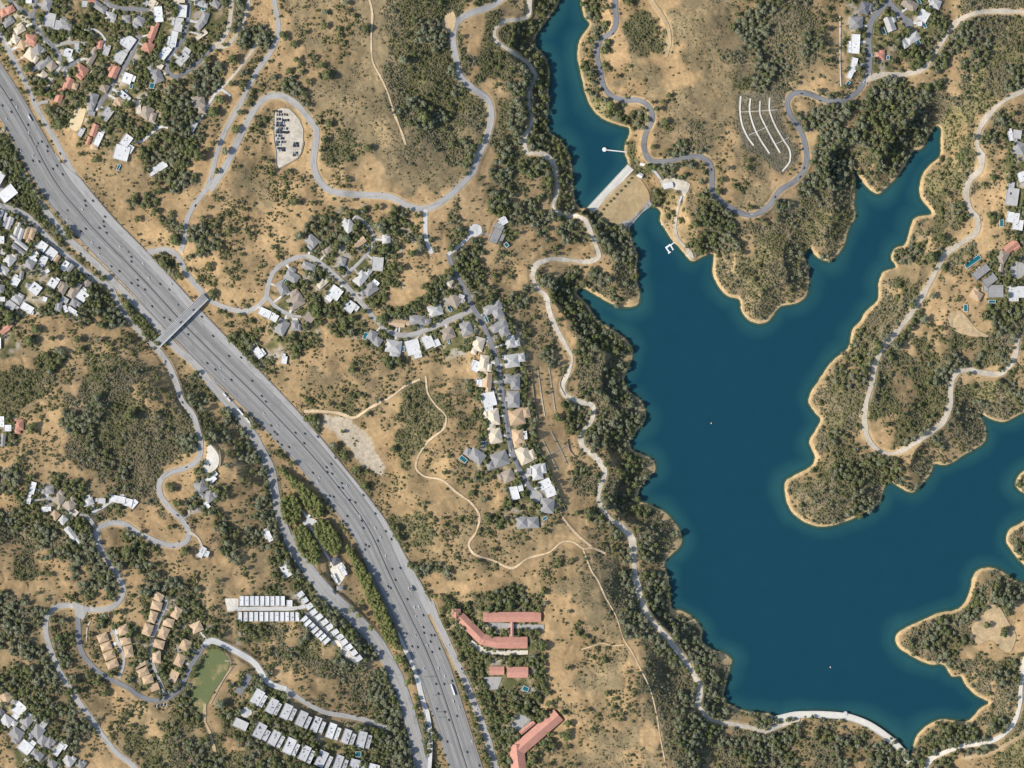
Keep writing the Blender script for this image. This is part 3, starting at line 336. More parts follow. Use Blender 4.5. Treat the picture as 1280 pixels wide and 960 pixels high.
# made ground at the straight dam: crest bench, then an even slope down to the stone edge
_ax, _ay = 52/75., -55/75.; _s = (UU-733)*_ax+(VV-261.5)*_ay; _d = (UU-733)*-_ay+(VV-261.5)*_ax
w_ = smooth(-14, -2, _s)*(1-smooth(80, 96, _s))*(1-smooth(62, 74, _d))*(_d > -1)
T = np.where(upM | lakeM, T, T*(1-w_)+w_*np.clip(LV_UP+1.6-np.maximum(_d-10, 0)*.165, .9, 99))
# roads
RD = []
for ln in ROADS.strip().split('\n'):
    k, hw, sf, pts = ln.split('|'); RD.append((k, float(hw), sf, catmull(PT(pts), 1.6)))
Z = lambda u, v: bilin(T, (np.asarray(u, float)-U0)/STEP, (np.asarray(v, float)-V0)/STEP)
def level_along(c, hw, ease=4.5, win=9):
    global T
    z = Z(c[:, 0], c[:, 1]); k = np.ones(win)/win
    z = np.convolve(np.pad(z, win//2, mode='edge'), k, 'valid')
    D = np.full((NV, NU), 99.); ZZ = np.zeros((NV, NU))
    for i in range(len(c)-1):
        b = box([c[i], c[i+1]], hw+ease); X, Y = UU[b], VV[b]
        if X.size == 0: continue
        dx, dy = c[i+1]-c[i]; L = dx*dx+dy*dy+1e-9
        t = np.clip(((X-c[i][0])*dx+(Y-c[i][1])*dy)/L, 0, 1)
        d = np.hypot(X-c[i][0]-t*dx, Y-c[i][1]-t*dy); m = d < D[b]
        D[b] = np.where(m, d, D[b]); ZZ[b] = np.where(m, z[i]+(z[i+1]-z[i])*t, ZZ[b])
    m = 1-smooth(hw+.6, hw+ease, D)
    T = T*(1-m)+ZZ*m
    return D
RDIST = np.full((NV, NU), 30.); SHOULDER = np.zeros((NV, NU))
for (k, hw, sf, c) in RD:
    if k in ('drainage_channel',): continue
    D = level_along(c, hw, 2.5 if k == 'hill_trail' else 4.5)
    if k not in ('boulevard', 'onramp', 'exit_ramp'): pass
    RDIST = np.minimum(RDIST, D-hw)
    if sf in ('asphalt', 'asphalt_pale', 'gravel_pale', 'dirt_pale', 'dirt', 'lake_gravel') and k not in ('driveway', 'side_lane', 'loop_street', 'ridge_street', 'hillside_street', 'condo_lane', 'row_lane', 'condo_road'):
        SHOULDER = np.maximum(SHOULDER, 1-smooth(hw+.8, hw+3.4, D))
AR = []
EXC = np.zeros((NV, NU), bool)
for ln in AREAS.strip().split('\n'):
    k, sf, lab, pts = ln.split('|'); p = PT(pts); p = closed_smooth(p) if k in ('playing_field', 'sports_lawn', 'gravel_yard', 'clearing', 'parking_pad', 'dirt_pullout', 'turnaround', 'patio_terrace', 'dam_apron') else p
    AR.append((k, sf, lab, p)); m = polymask(p); EXC |= (m if k != 'gravel_yard' else False)
    if k in ('dam_apron', 'dam_riprap', 'clearing', 'gravel_yard'):
        continue
    zc = float(np.median(T[m])) if m.any() else 0
    dd = dfield(p, 6, None, True); w = np.where(m, 1., 1-smooth(.5, 5.5, dd)); T = T*(1-w)+zc*w
RED_H = []
HS = []                                  # every house: dict
for grp, txt in HOUSES.items():
    for it in txt.replace('\n', '').split(';'):
        it = it.strip(); f = it.lstrip('+').split(','); r = tuple(float(x) for x in f[:5])
        if it[0] == '+': HS[-1]['r'].append(r)
        else: HS.append(dict(r=[r], col=f[5], roof=f[6], grp=grp))
for lab, txt in RED: HS.append(dict(r=[tuple(float(x) for x in q.split(',')) for q in txt.split(';')], col='S', roof='g', grp='red roofed campus', lab=lab))
_R = random.Random(77)
for h in HS:                                # most houses are not plain boxes: a lower wing to one side
    _f = 1.2 if 'apartment' in h['grp'] else 1.13 if 'west of' in h['grp'] or 'ridge' in h['grp'] else 1.09
    h['r'] = [(x, y, w*_f, l*min(_f, 1.13), a) for x, y, w, l, a in h['r']] if h['grp'] not in ('white row houses', 'red roofed campus', 'tan condominiums') else h['r']
    x, y, w, l, a = h['r'][0]
    if len(h['r']) == 1 and w*l > 62 and h['grp'] not in ('white row houses', 'red roofed campus', 'tan condominiums', 'white apartment blocks', 'white sheds by the dam', 'white halls west of the freeway') and _R.random() < .8:
        for _ in range(6):
            fx = _R.random() < .5; sg = _R.choice([-1, 1]); ww, ll = (w*_R.uniform(.35, .5), l*_R.uniform(.45, .65)) if fx else (w*_R.uniform(.45, .65), l*_R.uniform(.35, .5))
            i, j = (sg*(w/2+ww/2-1.2), _R.choice([-1, 1])*(l-ll)/2*.85) if fx else (_R.choice([-1, 1])*(w-ww)/2*.85, sg*(l/2+ll/2-1.2)); ar = math.radians(a)
            nx, ny = x+i*math.cos(ar)-j*math.sin(ar), y+i*math.sin(ar)+j*math.cos(ar)
            jj, ii = int((ny-V0)/STEP), int((nx-U0)/STEP)
            if RDIST[jj, ii] > max(ww, ll)*.6+.6 and all(np.hypot(q[0]-nx, q[1]-ny) > (min(q[2], q[3])+min(ww, ll))*.5+1.5 for g_ in HS if g_ is not h for q in g_['r']) and dF[jj, ii] > 28:
                h['r'].append((nx, ny, ww, ll, a)); break
def rect(r, g=0):
    x, y, w, l, a = r; a = math.radians(a); c, s = math.cos(a), math.sin(a)
    return [(x+c*i-s*j, y+s*i+c*j) for i, j in ((-w/2-g, -l/2-g), (w/2+g, -l/2-g), (w/2+g, l/2+g), (-w/2-g, l/2+g))]
HM = np.zeros((NV, NU), bool)
for h in HS:
    ms = [polymask(rect(r, .9)) for r in h['r']]
    b = box([p for r in h['r'] for p in rect(r)], 8)
    M = np.any([m[b] for m in ms], axis=0); HM[b] |= M
    h['z'] = float(T[b][M].mean()) if M.any() else float(Z(h['r'][0][0], h['r'][0][1]))
    dd = np.full((NV, NU), 9.) if 0 else None
    D = None
    for r in h['r']:
        q = rect(r, .9)
        X, Y = UU[b], VV[b]; x, y, w, l, a = r; a = math.radians(a)
        lx = np.abs((X-x)*math.cos(a)+(Y-y)*math.sin(a))-w/2; ly = np.abs(-(X-x)*math.sin(a)+(Y-y)*math.cos(a))-l/2
        d = np.hypot(np.maximum(lx, 0), np.maximum(ly, 0)); D = d if D is None else np.minimum(D, d)
    wgt = 1-smooth(1.0, 5.0, D); T[b] = T[b]*(1-wgt)+h['z']*wgt
for k, sf, lab, p in AR:
    if k in ('playing_field', 'sports_lawn', 'car_lot', 'parking_pad', 'tennis_court', 'turnaround', 'car_park', 'red_court'):
        m = polymask(p) & ~HM; zc = float(np.median(T[m])); dd = dfield(p, 6, None, True); w = np.where(m, 1., 1-smooth(.6, 2.6, dd))*(~HM); T = T*(1-w)+zc*w
T = np.where(lakeM, np.minimum(T, LV_LAKE-.1), T); T = np.where(upM, np.minimum(T, LV_UP-.1), T)
FWM = dF < 20
wE = np.interp(VV, [a for a, b in EASTW], [b for a, b in EASTW])
mx = np.interp(VV, FW[:, 1], FW[:, 0])
FWM = ((dF < 21.5) & (UU <= mx)) | ((dF < wE+.5) & (UU > mx))
dam_c = [(729.5, 263.5), (789, 202)]
for _l in LINES.strip().split('\n')[:7]: EXC |= dfield([tuple(p) for p in catmull(PT(_l.split('|')[2]), 2)], 4) < 1.9
TIPS = [(803, 512, 9), (812, 585, 9), (846, 679, 9), (905, 823, 11), (843, 764, 8), (866, 776, 7), (785, 448, 7), (832, 648, 6), (789, 378, 10)]
for _x, _y, _r in TIPS: EXC |= np.hypot(UU-_x, VV-_y)+3*n3 < _r*.8
EXC |= FWM | lakeM | upM | HM | polymask([(733, 261), (786, 206), (795, 211), (742, 267)])
EXT = EXC | (RDIST < .7)
# ------------------------------------------------------------------ scene basics, materials
sc = bpy.context.scene
col = sc.collection
def lin(r, g, b): return tuple(((c/255+.055)/1.055)**2.4 if c/255 > .04045 else c/255/12.92 for c in (r, g, b))
def nt(name):
    m = bpy.data.materials.new(name); m.use_nodes = True; t = m.node_tree; b = t.nodes['Principled BSDF']
    b.inputs['Specular IOR Level'].default_value = .25; b.inputs['Roughness'].default_value = .85
    return m, t, b
def N(t, k, **kw):
    n = t.nodes.new(k)
    for a, v in kw.items():
        if a in n.inputs: n.inputs[a].default_value = v
        else: setattr(n, a, v)
    return n
def mixc(t, f, a, b, mode='MIX'):
    n = t.nodes.new('ShaderNodeMix'); n.data_type = 'RGBA'; n.blend_type = mode
    for i, v in ((0, f), (6, a), (7, b)):
        if isinstance(v, (int, float)): n.inputs[i].default_value = v
        elif isinstance(v, tuple): n.inputs[i].default_value = (*v[:3], 1)
        else: t.links.new(v, n.inputs[i])
    return n.outputs[2]
def mth(t, op, a, b=None, c=None):
    n = t.nodes.new('ShaderNodeMath'); n.operation = op
    for i, v in enumerate((a, b, c)):
        if v is None: continue
        if isinstance(v, (int, float)): n.inputs[i].default_value = v
        else: t.links.new(v, n.inputs[i])
    return n.outputs[0]
def ramp(t, f, lo, hi, a=0., b=1.):
    n = t.nodes.new('ShaderNodeMapRange'); t.links.new(f, n.inputs[0])
    for i, v in zip((1, 2, 3, 4), (lo, hi, a, b)): n.inputs[i].default_value = v
    return n.outputs[0]
def noise(t, scale, detail=3, rough=.6, vec=None, mapsc=None):
    n = N(t, 'ShaderNodeTexNoise', Scale=scale, Detail=detail, Roughness=rough)
    if vec is None: vec = N(t, 'ShaderNodeNewGeometry').outputs['Position']
    if mapsc:
        mp = N(t, 'ShaderNodeMapping', Scale=mapsc); t.links.new(vec, mp.inputs[0]); vec = mp.outputs[0]
    t.links.new(vec, n.inputs['Vector']); return n.outputs[0]
def grain(name, base, amt=.25, scales=(.02, .12, .5), rough=.9, spec=.2, tint=0.):
    m, t, b = nt(name); c = base
    for i, s in enumerate(scales):
        f = noise(t, s, 4, .65); f = ramp(t, f, .3, .7, 1-amt, 1+amt)
        v = N(t, 'ShaderNodeCombineColor'); [t.links.new(f, v.inputs[k]) for k in range(3)]
        c = mixc(t, 1., c, v.outputs[0], 'MULTIPLY')
    if tint:
        oi = N(t, 'ShaderNodeObjectInfo'); f = ramp(t, oi.outputs['Random'], 0, 1, 1-tint, 1+tint)
        v = N(t, 'ShaderNodeCombineColor'); [t.links.new(f, v.inputs[k]) for k in range(3)]
        c = mixc(t, 1., c, v.outputs[0], 'MULTIPLY')
    t.links.new(c, b.inputs['Base Color']); b.inputs['Roughness'].default_value = rough; b.inputs['Specular IOR Level'].default_value = spec
    return m
def plain(name, c, rough=.6, metal=0, spec=.4):
    m, t, b = nt(name); f = noise(t, .8, 2); b.inputs['Roughness'].default_value = rough; b.inputs['Metallic'].default_value = metal
    b.inputs['Specular IOR Level'].default_value = spec
    t.links.new(mixc(t, ramp(t, f, .3, .7, 0, .25), c, tuple(x*.7 for x in c)), b.inputs['Base Color']); return m
def uvroad(name, base, pale, lanes=None, yellow=False):
    m, t, b = nt(name); uv = N(t, 'ShaderNodeUVMap').outputs[0]
    s = noise(t, 1., 3, .7, uv, (.9, .012, 1)); p = noise(t, 1., 4, .7, uv, (.12, .03, 1)); g = noise(t, .35, 3)
    c = mixc(t, ramp(t, s, .35, .65), base, pale)
    c = mixc(t, ramp(t, p, .52, .62, 0, .55), c, tuple(x*.72 for x in base)); c = mixc(t, ramp(t, g, .4, .7, 0, .2), c, tuple(x*1.3 for x in pale))
    if lanes:
        sx = N(t, 'ShaderNodeSeparateXYZ'); t.links.new(uv, sx.inputs[0]); x = sx.outputs[0]
        f = mth(t, 'FRACT', mth(t, 'DIVIDE', mth(t, 'ABSOLUTE', x), lanes)); d = mth(t, 'ABSOLUTE', mth(t, 'SUBTRACT', f, .5))
        c = mixc(t, ramp(t, d, 0., .34, .16, 0.), c, tuple(x*.5 for x in base))
        c = mixc(t, ramp(t, noise(t, 1., 2, .6, uv, (.16, .0015, 1)), .40, .60, 0, .62), c, tuple(x*.62 for x in base))          # oil darkened wheel paths
        ln = mth(t, 'GREATER_THAN', d, .462)
        c = mixc(t, mth(t, 'MULTIPLY', ln, .3), c, (.6, .6, .58))
    if yellow:
        sx = N(t, 'ShaderNodeSeparateXYZ'); t.links.new(uv, sx.inputs[0])
        d = mth(t, 'ABSOLUTE', mth(t, 'SUBTRACT', mth(t, 'ABSOLUTE', sx.outputs[0]), .9))
        c = mixc(t, mth(t, 'MULTIPLY', mth(t, 'LESS_THAN', d, .22), .8), c, (.45, .30, .07))
        d = mth(t, 'ABSOLUTE', mth(t, 'SUBTRACT', mth(t, 'ABSOLUTE', sx.outputs[0]), 4.6))
        c = mixc(t, mth(t, 'MULTIPLY', mth(t, 'LESS_THAN', d, .16), .6), c, (.6, .6, .58))
    t.links.new(c, b.inputs['Base Color']); b.inputs['Roughness'].default_value = .9; b.inputs['Specular IOR Level'].default_value = .15
    return m
M = {}
M['freeway'] = uvroad('freeway_asphalt', (.245, .238, .222), (.335, .325, .305), lanes=3.65)
M['fwshoulder'] = uvroad('freeway_shoulder', (.315, .305, .285), (.41, .395, .37))
M['asphalt'] = uvroad('worn_asphalt', (.165, .166, .17), (.235, .235, .235))
M['asphalt_pale'] = uvroad('bleached_asphalt', (.31, .295, .27), (.43, .41, .375))
M['boulevard'] = uvroad('boulevard_asphalt', (.25, .248, .24), (.37, .36, .345), yellow=True)
M['concrete'] = uvroad('pale_concrete', (.48, .47, .445), (.60, .585, .55))
M['gravel_pale'] = grain('pale_gravel', (.66, .605, .505), .14, (.03, .2, .8))
M['dirt_pale'] = grain('pale_dirt', (.50, .435, .335), .14, (.03, .2, .8))
M['dirt'] = grain('dirt', (.47, .345, .195), .16, (.02, .1, .4))
M['lake_gravel'] = grain('beige_gravel', (.535, .475, .375), .2, (.02, .12, .5))
M['trail'] = grain('trodden_earth', (.58, .44, .275), .18, (.03, .1, .4))
M['gravel_grey'] = grain('grey_gravel', (.43, .385, .315), .22, (.02, .1, .5))
M['field_tan'] = grain('tan_sand', (.72, .57, .34), .07)
M['field_dry'] = grain('dry_grass', (.42, .31, .165), .18)
M['riprap'] = grain('rock_riprap', (.33, .32, .29), .35, (.1, .4, .9))
M['lawn'] = None
def lawn():
    m, t, b = nt('worn_lawn'); f = noise(t, .035, 4, .65); g = noise(t, .3, 3)
    c = mixc(t, ramp(t, f, .5, .66), (.14, .16, .065), (.36, .27, .13)); c = mixc(t, ramp(t, g, .35, .7, 0, .5), c, (.10, .125, .045))
    t.links.new(c, b.inputs['Base Color']); return m
M['lawn'] = lawn()
def leaf(name, c1, c2, c3):
    m, t, b = nt(name); gi = N(t, 'ShaderNodeNewGeometry').outputs['Random Per Island']; oi = N(t, 'ShaderNodeObjectInfo').outputs['Random']
    c = mixc(t, gi, c1, c2); c = mixc(t, ramp(t, oi, .0, 1, 0, .75), c, c3)
    t.links.new(c, b.inputs['Base Color']); b.inputs['Roughness'].default_value = .75; b.inputs['Specular IOR Level'].default_value = .2
    return m
LEAF = {'T': leaf('green_leaves', (.09, .11, .038), (.185, .205, .078), (.13, .13, .058)),
        'K': leaf('grey_green_leaves', (.135, .148, .085), (.275, .272, .172), (.145, .16, .082)),
        'E': leaf('bright_leaves', (.13, .15, .048), (.225, .245, .085), (.19, .19, .065)),
        'B': leaf('shrub_leaves', (.095, .112, .038), (.18, .188, .072), (.155, .145, .066)),
        'C': leaf('dry_chaparral', (.19, .165, .10), (.305, .27, .175), (.17, .165, .082)),
        'Y': leaf('yellow_scrub', (.165, .172, .07), (.26, .255, .12), (.14, .16, .06))}
BARK = plain('bark', (.16, .12, .085), .9)
ROOF = {'W': (.65, .64, .615), 'A': (.60, .595, .58), 'L': (.46, .445, .42), 'G': (.285, .275, .262), 'D': (.15, .15, .16), 'B': (.33, .275, .215), 'C': (.62, .53, .40), 'O': (.50, .36, .225), 'R': (.50, .25, .175), 'S': (.50, .245, .18)}
ROOF['P'] = (.47, .465, .455)
RM = {k: grain('roof_'+k, v, .10, (.05, .25, .9), .85, .2, .10) for k, v in ROOF.items()}
WALLM = {k: grain('stucco_'+k, v, .06, (.1, .5), .9, .2) for k, v in {'w': (.72, .70, .66), 't': (.52, .44, .34), 'g': (.45, .44, .42)}.items()}
METAL = grain('galvanised_metal', (.36, .36, .35), .2, (.3, 1.), .5, .5)
WHITEP = plain('white_paint', (.78, .77, .74), .6)
# ------------------------------------------------------------------ mesh helpers
class MB:
    def __init__(s): s.v = []; s.f = []; s.mi = []
    def add(s, vs_, fs, mi=0):
        n = len(s.v); s.v += vs_; s.f += [tuple(i+n for i in f) for f in fs]; s.mi += [mi]*len(fs)
    def prism(s, pts, z0, z1, mi=0, top=True, bot=False):       # pts: world xy, anticlockwise from above
        n = len(pts); v = [(x, y, z0) for x, y in pts]+[(x, y, z1) for x, y in pts]
        f = [(i, (i+1) % n, n+(i+1) % n, n+i) for i in range(n)]
        if top: f.append(tuple(range(n, 2*n)))
        if bot: f.append(tuple(range(n-1, -1, -1)))
        s.add(v, f, mi)
    def mesh(s, name, *mats):
        me = bpy.data.meshes.new(name); me.from_pydata(s.v, [], s.f); [me.materials.append(m) for m in mats]
        if len(mats) > 1: me.polygons.foreach_set('material_index', s.mi)
        me.update(); return me
    def build(s, name, parent=None, *mats, loc=None):
        return place(s.mesh(name, *mats), name, parent, loc)
def place(me, name, parent=None, loc=None):
    o = bpy.data.objects.new(name, me); col.objects.link(o)
    if parent is not None: o.parent = parent
    if loc is not None: o.location = loc
    return o
def empty(name, loc, rz=0.):
    o = bpy.data.objects.new(name, None); o.empty_display_size = 2; col.objects.link(o); o.location = loc; o.rotation_euler = (0, 0, rz); return o
def tag(o, label=None, cat=None, group=None, kind=None):
    if label: o['label'] = label
    if cat: o['category'] = cat
    if group: o['group'] = group
    if kind: o['kind'] = kind
    return o
ALL = []                                  # (object, description, x, y): labels are worked out at the end
def note(o, desc, x, y, cat, group): ALL.append((o, desc, x, y)); tag(o, None, cat, group); return o
# ------------------------------------------------------------------ ground sheet
GC = {0: (.46, .325, .183), 1: (.41, .305, .18), 2: (.39, .278, .157), 3: (.265, .212, .13), 4: (.31, .232, .133), 5: (.205, .175, .118), 6: (.155, .148, .08), 7: (.18, .152, .10), 8: (.18, .158, .115), 9: (.27, .24, .125), 10: (.33, .275, .185), 11: (.16, .15, .12)}
PAL = np.array([GC[i] for i in range(12)])
G = PAL[CLS]; G = blur(G, 2)
nbig, nmid, nsm, nf = vnoise(45, 21), vnoise(13, 22), vnoise(4.5, 23), vnoise(2.2, 24)
yard = (CLS == 10)
yn = vnoise(8, 31)+.5*vnoise(3.5, 32)
yc = np.where((yn > -.05)[..., None], np.array([.12, .125, .06]), np.where((yn < -.25)[..., None], np.array([.40, .38, .34]), np.array([.33, .26, .16])))
G = np.where(yard[..., None], yc, G); G = blur(G, 1)
warm = np.array([.42, .303, .172]); olive = np.array([.215, .18, .11])
dry = np.isin(CLS, [3, 5, 6])
f = smooth(.08, .3, nmid+.5*nsm)*.6; f = f*np.array([.35,.3,.35,.5,.8,.4,.2,.15,.2,.4,.2,.2])[CLS]; G = G*(1-f[..., None])+warm*f[..., None]
f = smooth(.12, .34, vnoise(9, 25)+.6*nsm+.3*nf)*np.where(dry, .7, .22); G = G*(1-f[..., None])+olive*f[..., None]
vb = vnoise(75, 51)+.6*vnoise(30, 52)
f = smooth(.0, .38, vb)*np.array([.25,.35,.45,.6,.6,.4,.3,.2,.2,.4,.1,.2])[CLS]; G = G*(1-f[..., None])+np.array([.235, .19, .118])*f[..., None]   # greyer, thatched grass
G = G*(.93+.34*nbig+.24*nmid+.20*nsm+.24*nf)[..., None]
# bare shores and road cuts
ring = 1-smooth(2.2, 4.6, dL+3.6*nmid+3*nbig+2.0*nsm); ring *= smooth(-.5, -.12, vnoise(14, 41)+.3); ring = np.maximum(ring, (1-smooth(1.5, 3.5, dU+1.5*nsm))*.8)
sand = np.array([.52, .385, .22]); pt_ = np.zeros_like(ring)
for _x, _y, _r in TIPS: pt_ = np.maximum(pt_, 1-smooth(_r*.6, _r, np.hypot(UU-_x, VV-_y)+3*nsm))
ring = np.maximum(ring, pt_*(dL < 9)); wet = np.array([.30, .24, .13])
G = G*(1-ring[..., None])+sand*(1+.25*nsm+.25*nf)[..., None]*ring[..., None]
gy = [p for k_, s_, l_, p in AR if k_ == 'gravel_yard'][0]; gd = dfield(gy, 9, None, True); gm_ = polymask(gy); gsd = np.where(gm_, gd, -gd)+5*nmid+4*nsm+2*nf
kk = smooth(-1.5, 2.5, gsd)[..., None]*.85; G = G*(1-kk)+np.array([.46, .415, .345])*(1+.25*nsm+.3*nf)[..., None]*kk
hillside = ~np.isin(CLS, [10])
sh = SHOULDER*np.where(hillside, .8, .2)*smooth(-.35, .1, vnoise(16, 26)+.15); G = G*(1-sh[..., None])+np.array([.50, .375, .22])*(1+.2*nf)[..., None]*sh[..., None]
bed = lakeM | upM; dd = np.where(lakeM, dL, dU); k = np.where(bed, smooth(0, 4, dd), 0)[..., None]; G = G*(1-k)+wet*k
strip = ((dF > 17) & (dF < 34) & (VV > -60)); G = np.where((strip & ~yard & (CLS == 1))[..., None], np.array([.40, .32, .205])*(1+.3*nsm)[..., None], G)
G = np.clip(G*np.array([1.0, .955, .86]), .01, .9)
def grid_mesh(name, use, zf, attrs, mat):
    idx = -np.ones(use.shape, int)
    q = use[:-1, :-1] & use[1:, :-1] & use[:-1, 1:] & use[1:, 1:]
    vm = np.zeros(use.shape, bool); vm[:-1, :-1] |= q; vm[1:, :-1] |= q; vm[:-1, 1:] |= q; vm[1:, 1:] |= q
    idx[vm] = np.arange(vm.sum()); jj, ii = np.nonzero(q)
    k = S*(1-zf/HC); co = np.stack([(UU-640)*k, (480-VV)*k, zf], -1)[vm]
    fs = np.stack([idx[jj, ii], idx[jj+1, ii], idx[jj+1, ii+1], idx[jj, ii+1]], -1)
    me = bpy.data.meshes.new(name); me.vertices.add(len(co)); me.vertices.foreach_set('co', co.astype(np.float32).ravel())
    me.loops.add(fs.size); me.loops.foreach_set('vertex_index', fs.astype(np.int32).ravel())
    me.polygons.add(len(fs)); me.polygons.foreach_set('loop_start', np.arange(0, fs.size, 4, dtype=np.int32))
    for an, (ty, A) in attrs.items():
        a = me.attributes.new(an, ty, 'POINT')
        if ty == 'FLOAT_COLOR': a.data.foreach_set('color', np.concatenate([A[vm], np.ones((len(co), 1))], 1).astype(np.float32).ravel())
        else: a.data.foreach_set('value', A[vm].astype(np.float32).ravel())
    me.update(calc_edges=True); me.polygons.foreach_set('use_smooth', np.ones(len(fs), bool)); me.materials.append(mat)
    return place(me, name)
gm, t, b = nt('dry_hillside')
at = N(t, 'ShaderNodeAttribute', attribute_name='soil').outputs['Color']
f = noise(t, .55, 4, .7); g2 = noise(t, .16, 4, .7)
v = N(t, 'ShaderNodeCombineColor'); ff = mth(t, 'MULTIPLY', ramp(t, f, .3, .7, .8, 1.2), ramp(t, g2, .3, .7, .86, 1.14)); [t.links.new(ff, v.inputs[k]) for k in range(3)]
t.links.new(mixc(t, 1., at, v.outputs[0], 'MULTIPLY'), b.inputs['Base Color']); b.inputs['Roughness'].default_value = .95; b.inputs['Specular IOR Level'].default_value = .1
TG = T.copy()
g = grid_mesh('ground', np.ones((NV, NU), bool), TG, {'soil': ('FLOAT_COLOR', G)}, gm)
tag(g, 'dry tan hills with brown grass around the two reservoirs', 'ground', None, 'structure')
far = MB(); far.add([(-40000, -40000, -34), (40000, -40000, -34), (40000, 40000, -34), (-40000, 40000, -34)], [(0, 1, 2, 3)])
tag(far.build('terrain', None, grain('distant_hills', (.25, .205, .12), .2, (.002, .01, .05))), 'dry brown country beyond the hills', 'terrain', None, 'structure')
# water
wm, t, b = nt('reservoir_water')
d = N(t, 'ShaderNodeAttribute', attribute_name='depth').outputs['Fac']
big = noise(t, .006, 3, .6); fine = noise(t, .03, 3)
dd_ = mth(t, 'ADD', d, ramp(t, big, .3, .7, -7, 7))
c = mixc(t, ramp(t, dd_, 2, 22), (.020, .088, .092), (.0064, .047, .069)); c = mixc(t, ramp(t, fine, .35, .7, 0, .25), c, (.0095, .055, .086))
t.links.new(c, b.inputs['Base Color']); b.inputs['Roughness'].default_value = .12; b.inputs['Specular IOR Level'].default_value = .3
wv_ = N(t, 'ShaderNodeBump', Strength=.15, Distance=.3); t.links.new(noise(t, .25, 3), wv_.inputs['Height']); t.links.new(wv_.outputs[0], b.inputs['Normal'])
tr = N(t, 'ShaderNodeBsdfTransparent'); tr.inputs[0].default_value = (.55, .72, .66, 1); mx_ = N(t, 'ShaderNodeMixShader')
t.links.new(ramp(t, d, .2, 5.5, .28, 1.), mx_.inputs[0]); t.links.new(tr.outputs[0], mx_.inputs[1]); t.links.new(b.outputs[0], mx_.inputs[2]); t.links.new(mx_.outputs[0], t.nodes['Material Output'].inputs[0])
for nm, m, D, lv, lab in (('lake_water', lakeM, dL, LV_LAKE, 'deep blue water of the main reservoir with many coves'), ('upper_lake_water', upM, dU, LV_UP, 'narrow blue water of the upper reservoir north of the straight dam')):
    use = blur(m.astype(float), 2) > .02; sd = np.where(m, D, -D)
    o = grid_mesh(nm, use, np.full((NV, NU), lv+.0), {'depth': ('FLOAT', sd)}, wm); o.name = 'water'; tag(o, lab, 'water', None, 'structure')
# ------------------------------------------------------------------ roads, paved areas
def ribbon(name, c, offs, mat, dz=.45, uvs=None, flat=None, zarr=None):
    c = np.asarray(c); tn = np.gradient(c, axis=0); tn /= np.linalg.norm(tn, axis=1)[:, None]+1e-9; nr = np.stack([-tn[:, 1], tn[:, 0]], 1)
    # in map units y runs down, so +offset is to the viewer's side of travel
    offs = np.asarray(offs); offs = offs if offs.ndim == 2 else np.repeat(offs[None], len(c), 0)
    s = np.concatenate([[0], np.cumsum(np.hypot(*np.diff(c, axis=0).T))])*S; vsx = []; uv = []; n = offs.shape[1]
    P = c[:, None, :]+nr[:, None, :]*offs[..., None]
    z = (Z(P[..., 0], P[..., 1])+dz) if zarr is None else np.repeat(np.asarray(zarr)[:, None], n, 1)
    k = S*(1-z/HC); co = np.stack([(P[..., 0]-640)*k, (480-P[..., 1])*k, z], -1).reshape(-1, 3)
    fs = [(i*n+j, (i+1)*n+j, (i+1)*n+j+1, i*n+j+1) for i in range(len(c)-1) for j in range(n-1)]
    me = bpy.data.meshes.new(name); me.from_pydata(co.tolist(), [], fs); l = me.uv_layers.new(name='UVMap')
    li = np.zeros(len(me.loops), int); me.loops.foreach_get('vertex_index', li)
    uvv = np.stack([offs*S, np.repeat(s[:, None], n, 1)], -1).reshape(-1, 2)[li]; l.data.foreach_set('uv', uvv.astype(np.float32).ravel())
    me.materials.append(mat); me.update()
    if me.polygons[0].normal.z < 0: me.flip_normals()
    return place(me, name)
RLAB = {'frontage_road': 'grey frontage road', 'hillside_street': 'narrow grey street between hillside homes', 'hairpin_street': 'grey street with a tight hairpin bend', 'fire_road': 'pale fire road', 'canyon_road': 'wide pale canyon road', 'loop_street': 'pale looping residential street', 'side_lane': 'short pale lane', 'ridge_street': 'grey street down the ridge of houses', 'lakeside_road': 'pale gravel road along the west shore', 'reservoir_road': 'grey winding road past the straight dam', 'terrace_street': 'wide grey residential street', 'dirt_road': 'tan dirt road through the woods', 'shore_road': 'pale dirt road along the east shore', 'west_road': 'grey winding road up the western hill', 'condo_road': 'curved road around the tan condominiums', 'condo_lane': 'narrow lane between tan condominiums', 'row_lane': 'narrow lane between white row houses', 'boulevard': 'wide boulevard west of the freeway', 'exit_ramp': 'pale concrete ramp west of the freeway', 'onramp': 'pale freeway ramp beside the red roofed campus', 'dam_road': 'pale concrete track by the dam', 'yard_drive': 'pale drive down to the boat dock', 'south_road': 'pale road at the south east shore', 'dirt_track': 'tan dirt track below the south road', 'hill_trail': 'thin tan foot trail over dry hills', 'driveway': 'short private driveway'}
PLACES = []
for i, (k, hw, sf, c) in enumerate(RD):
    n = 3 if hw < 2 else 5 if hw < 5 else 7
    wig = 1+.07*np.interp(np.arange(len(c)), np.arange(0, len(c)+8, 7), rng.randn(len(np.arange(0, len(c)+8, 7))))*(3 if 'trail' in k or 'dirt' in sf or 'gravel' in sf else .5)
    offs = np.linspace(-hw, hw, n)[None]*wig[:, None]
    nm = 'trail' if k in ('hill_trail',) else 'driveway' if k == 'driveway' else 'road'
    o = ribbon(nm, c, offs, M[sf], .40+.012*i)
    mid = c[len(c)//2]; o['kind'] = 'structure'; o['category'] = nm; ALL.append((o, RLAB[k], mid[0], mid[1]))
